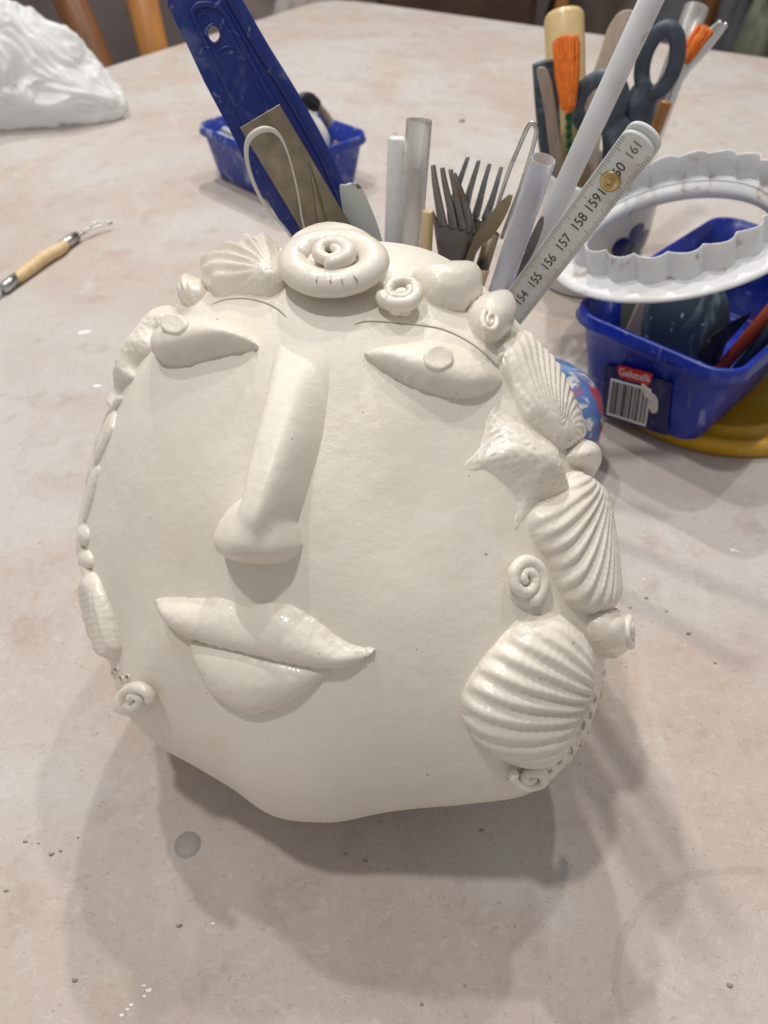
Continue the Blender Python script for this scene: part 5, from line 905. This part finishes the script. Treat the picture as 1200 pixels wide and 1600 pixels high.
# ------------------------------------------------------------------ bits on the table
m_cr = Mat('clay_crumb', lin(170, 158, 146), .8).m; m_wh = Mat('white_clay_smear', lin(236, 234, 230), .8).m; m_dk = Mat('dark_crumb', lin(150, 136, 126), .8).m
def crumbs(name, spots, mat, seed):
    R_ = random.Random(seed); parts = []
    for x, y, r, fl_ in spots:
        a0 = R_.random()*6.3; n = 7; ring = []
        for k in range(n):
            a = a0+k*6.283/n; q = r*R_.uniform(.6, 1.15); ring.append((x+q*math.cos(a)*1.3, y+q*math.sin(a)*.8))
        V = [(px, py, .0002) for px, py in ring]+[(x+(px-x)*.7, y+(py-y)*.7, r*fl_) for px, py in ring]+[(x, y, r*fl_*1.2)]
        F = [(k, (k+1) % n, n+(k+1) % n, n+k) for k in range(n)]+[(n+k, n+(k+1) % n, 2*n) for k in range(n)]
        parts.append((V, F))
    V, F = join_vf(parts); o = mesh_obj(name, V, F, mat, None, False); o['kind'] = 'stuff'; return o
R_ = random.Random(21)
sp = [(R_.uniform(-.3, .3), R_.uniform(.03, .9), R_.uniform(.0003, .0008), R_.uniform(.3, .9)) for _ in range(150)]
crumbs('clay_crumbs', sp, m_cr, 1)
sp = ((-0.1517,0.1227,0.0009,0.6),(-0.1356,0.1188,0.0007,0.6),(-0.13,0.1243,0.0006,0.6),(-0.1156,0.0718,0.0011,0.6),(-0.1528,0.1032,0.0008,0.6),(-0.146,0.1219,0.0005,0.6),(0.1289,0.0702,0.0011,0.6),(0.1438,0.2531,0.001,0.6),(0.1334,0.2465,0.0008,0.6),(0.1526,0.2443,0.0008,0.6),(-0.008,0.1149,0.001,0.6),(-0.0161,0.1175,0.0008,0.6),(0.0416,0.1273,0.001,0.6),(-0.1392,0.1175,0.0011,0.6),(0.1012,1.0355,0.0042,0.6),(0.0144,0.9876,0.002,0.6),(0.1598,0.2296,0.0012,0.6),(0.1312,0.2296,0.001,0.6),(-0.0803,0.0903,0.0012,0.6),(0.0139,0.0643,0.0007,0.6))
crumbs('dark_crumbs', sp, m_dk, 2)
sp = ((-0.2419,0.5247,0.005,0.12),(-0.211,0.4515,0.0028,0.12),(-0.0672,0.0912,0.0007,0.12),(-0.0875,0.0687,0.001,0.12),(-0.0885,0.0669,0.0007,0.12),(-0.0928,0.0641,0.0008,0.12),(-0.0956,0.0609,0.0007,0.12),(-0.0939,0.0627,0.0006,0.12),(-0.0895,0.0702,0.0007,0.12),(0.2029,0.2884,0.0016,0.12),(0.2052,0.2874,0.0009,0.12),(0.1454,0.2667,0.0008,0.12))
crumbs('white_smears', sp, m_wh, 3)
pl = tag(lathe('glue_blob', [(.0001, .0009), (.003, .0009), (.0045, .0006), (.0055, .0002)], Mat('dull_glue', lin(156, 149, 143), .5).m, None, (-0.0829,0.1214,0.0), 24), 'flat grey round blob stuck to the table below the left jaw', 'blob')
# pencil arc on the table, lower right
arc = ((0.1581,0.1106),(0.1451,0.1111),(0.1288,0.1096),(0.1159,0.1056),(0.1046,0.0989),(0.096,0.0907),(0.0897,0.0807),(0.0864,0.0702),(0.0872,0.0601),(0.0882,0.0544))
q = smooth_path(np.array(arc), 6); e = np.gradient(q, axis=0); e /= np.linalg.norm(e, axis=1)[:, None]; nr = np.stack([-e[:, 1], e[:, 0]], 1)
V = np.vstack([np.c_[q+nr*.0016, np.full(len(q), .0003)], np.c_[q-nr*.0016, np.full(len(q), .0003)]])
ma = Mat('pencil_smudge', lin(150, 142, 140), .8); ma.b.inputs['Alpha'].default_value = .08
o = mesh_obj('pencil_ring', V, gridf(2, len(q)), ma.m, None); o['kind'] = 'stuff'
# ------------------------------------------------------------------ the room beyond the table
def at(P): return P
chair = thing('wooden_chair', 'orange wooden chair beyond the far left edge of the table', 'chair', (-0.4812,1.5,-0.75))
P = np.array(((-0.3246,1.42,-0.75),(-0.5404,1.42,0.22))); sweep('post', [P[0]+V3(0,0,.02), P[1]], .026, M_POSTD, chair, n=8, round_ends=False)
P2 = np.array(((-0.3493,1.42,-0.75),(-0.3957,1.42,0.22))); sweep('post', [P2[0]+V3(0,0,.02), P2[1]], .025, M_POST, chair, n=8, round_ends=False)
sweep('top_rail', [P[1], P2[1]], .022, M_POST, chair, n=8)
sx = (P[0]+P2[0])/2
prism('seat', [(P[0][0]-.04, 1.42, -.3), (P2[0][0]+.04, 1.42, -.3), (P2[0][0]+.04, 1.80, -.3), (P[0][0]-.04, 1.80, -.3)], (0, 0, 1), .03, M_POST, chair, .004)
for x in (P[0][0], P2[0][0]): sweep('leg', [(x, 1.76, -.73), (x, 1.76, -.34)], .02, M_POSTD, chair, n=8)
def box(name, label, cat, x0, x1, y0, y1, z0, z1, mat, part='case'):
    t = thing(name, label, cat, ((x0+x1)/2, (y0+y1)/2, z0))
    prism(part, [(x0, y0, z1), (x1, y0, z1), (x1, y1, z1), (x0, y1, z1)], (0, 0, 1), z1-z0, mat, t, .006)
    return t
def solid(name, c): 
    m = Mat(name, c, .7); m.spots(tuple(v*.6 for v in c[:3])+(1,), 9, .45, .7, .6, 4); m.bump(m.noise(30), .3, .01); return m.m
c = box('clay_crate', 'low reddish crate on the floor between the chair posts', 'crate', -.86, -.55, 2.1, 2.5, -.749, -.50, solid('red_brown_board', lin(112, 78, 66)))
M_DKB = solid('dark_board', lin(72, 54, 44)); M_GRY = solid('grey_cloth', lin(104, 106, 112)); M_PNK = solid('pink_cloth', lin(170, 128, 116)); M_OLG = solid('grey_green_cloth', lin(112, 116, 98))

c = thing('cabinet', 'dark brown wooden cabinet on the floor beyond the right table edge', 'cabinet', (.2, 2.35, -.75))
prism('carcass', [(-.02, 2.30, .36), (.40, 2.30, .36), (.40, 2.75, .36), (-.02, 2.75, .36)], (0, 0, 1), 1.109, M_DKB, c, .006)
for k in range(3): prism('drawer_front', [(-.005, 2.297, -.70+.34*k), (.385, 2.297, -.70+.34*k), (.385, 2.297, -.38+.34*k), (-.005, 2.297, -.38+.34*k)], (0, -1, 0), .012, solid('drawer_board', lin(84+k*8, 62+k*5, 50+k*4)), c, .004)
t = thing('easel', 'tan wooden easel post behind the lacquered handle', 'easel', (.45, 2.2, -.75))
sweep('post', [(.45, 2.2, -.73), (.44, 2.2, .5)], .022, M_POST, t, n=4, round_ends=False)
sweep('post', [(.80, 2.25, -.73), (.86, 2.25, .5)], .03, M_POSTD, t, n=4, round_ends=False)
sweep('cross_bar', [(.44, 2.225, -.45), (.82, 2.225, -.45)], .018, M_POSTD, t, n=4, round_ends=False)
def sack(name, label, cat, c, s3, mat, seed, part='body'):
    bm = bmesh.new(); bmesh.ops.create_icosphere(bm, subdivisions=4, radius=1)
    for v in bm.verts:
        p = v.co.copy(); n = mnoise.noise(p*1.6+Vector((seed, 0, 0)))*.3+mnoise.noise(p*4+Vector((0, seed, 0)))*.09
        q = Vector((p.x*s3[0], p.y*s3[1], p.z*s3[2]))*(1+n); q.z = max(q.z, -s3[2]*.92); v.co = q+Vector((0, 0, s3[2]*.92))
    me = bpy.data.meshes.new(part); bm.to_mesh(me); bm.free(); me.materials.append(mat)
    for p in me.polygons: p.use_smooth = True
    t = thing(name, label, cat, c); o = bpy.data.objects.new(part, me); COL.objects.link(o); o.parent = t
    return t
sack('cloth_sack', 'slumped grey-brown cloth sack beyond the table behind the wooden spatula', 'sack', (.60, 2.45, -.749), (.15, .14, .42), solid('taupe_cloth', lin(104, 92, 86)), 3)
sack('cloth_bundle', 'small pink cloth bundle behind the wooden spatula', 'cloth', (.56, 2.14, -.749), (.05, .05, .30), M_PNK, 8)
sack('cloth_sack', 'blue-grey cloth sack beyond the table behind the small orange brush', 'sack', (.98, 2.55, -.749), (.20, .16, .44), M_GRY, 11)
bagt = sack('shoulder_bag', 'grey-green bag with a black strap at the far right beyond the table', 'bag', (.93, 2.10, -.749), (.085, .08, .36), M_OLG, 5)
sweep('strap', [(.965, 2.02, -.45), (.962, 2.005, -.2), (.972, 2.01, 0), (.985, 2.05, .06)], .016, M_BLACK, bagt, rb=.004, up=(0, -1, 0), sm=4, n=8)
t = thing('stool', 'stool with a tan wooden seat at the far right corner', 'stool', (1.12, 2.2, -.75))
prism('seat', [(.96, 2.05, -.035), (1.3, 2.05, -.035), (1.3, 2.4, -.035), (.96, 2.4, -.035)], (0, 0, 1), .035, wood('tan_board', lin(176, 140, 104), lin(150, 112, 80)), t, .006)
for x, y in ((1.0, 2.09), (1.26, 2.09), (1.0, 2.36), (1.26, 2.36)): sweep('leg', [(x, y, -.73), (x, y, -.07)], .02, M_DKB, t, n=8, round_ends=False)
sack('cloth_sack', 'mauve-grey cloth sack on the floor beyond the left table edge', 'sack', (-.42, 2.65, -.749), (.20, .15, .46), solid('mauve_cloth', lin(150, 136, 132)), 21)
sack('cloth_bundle', 'whitish cloth bundle just right of the blue scraper, beyond the table', 'cloth', (-.20, 2.45, -.749), (.10, .08, .40), solid('white_cloth', lin(196, 186, 180)), 31)
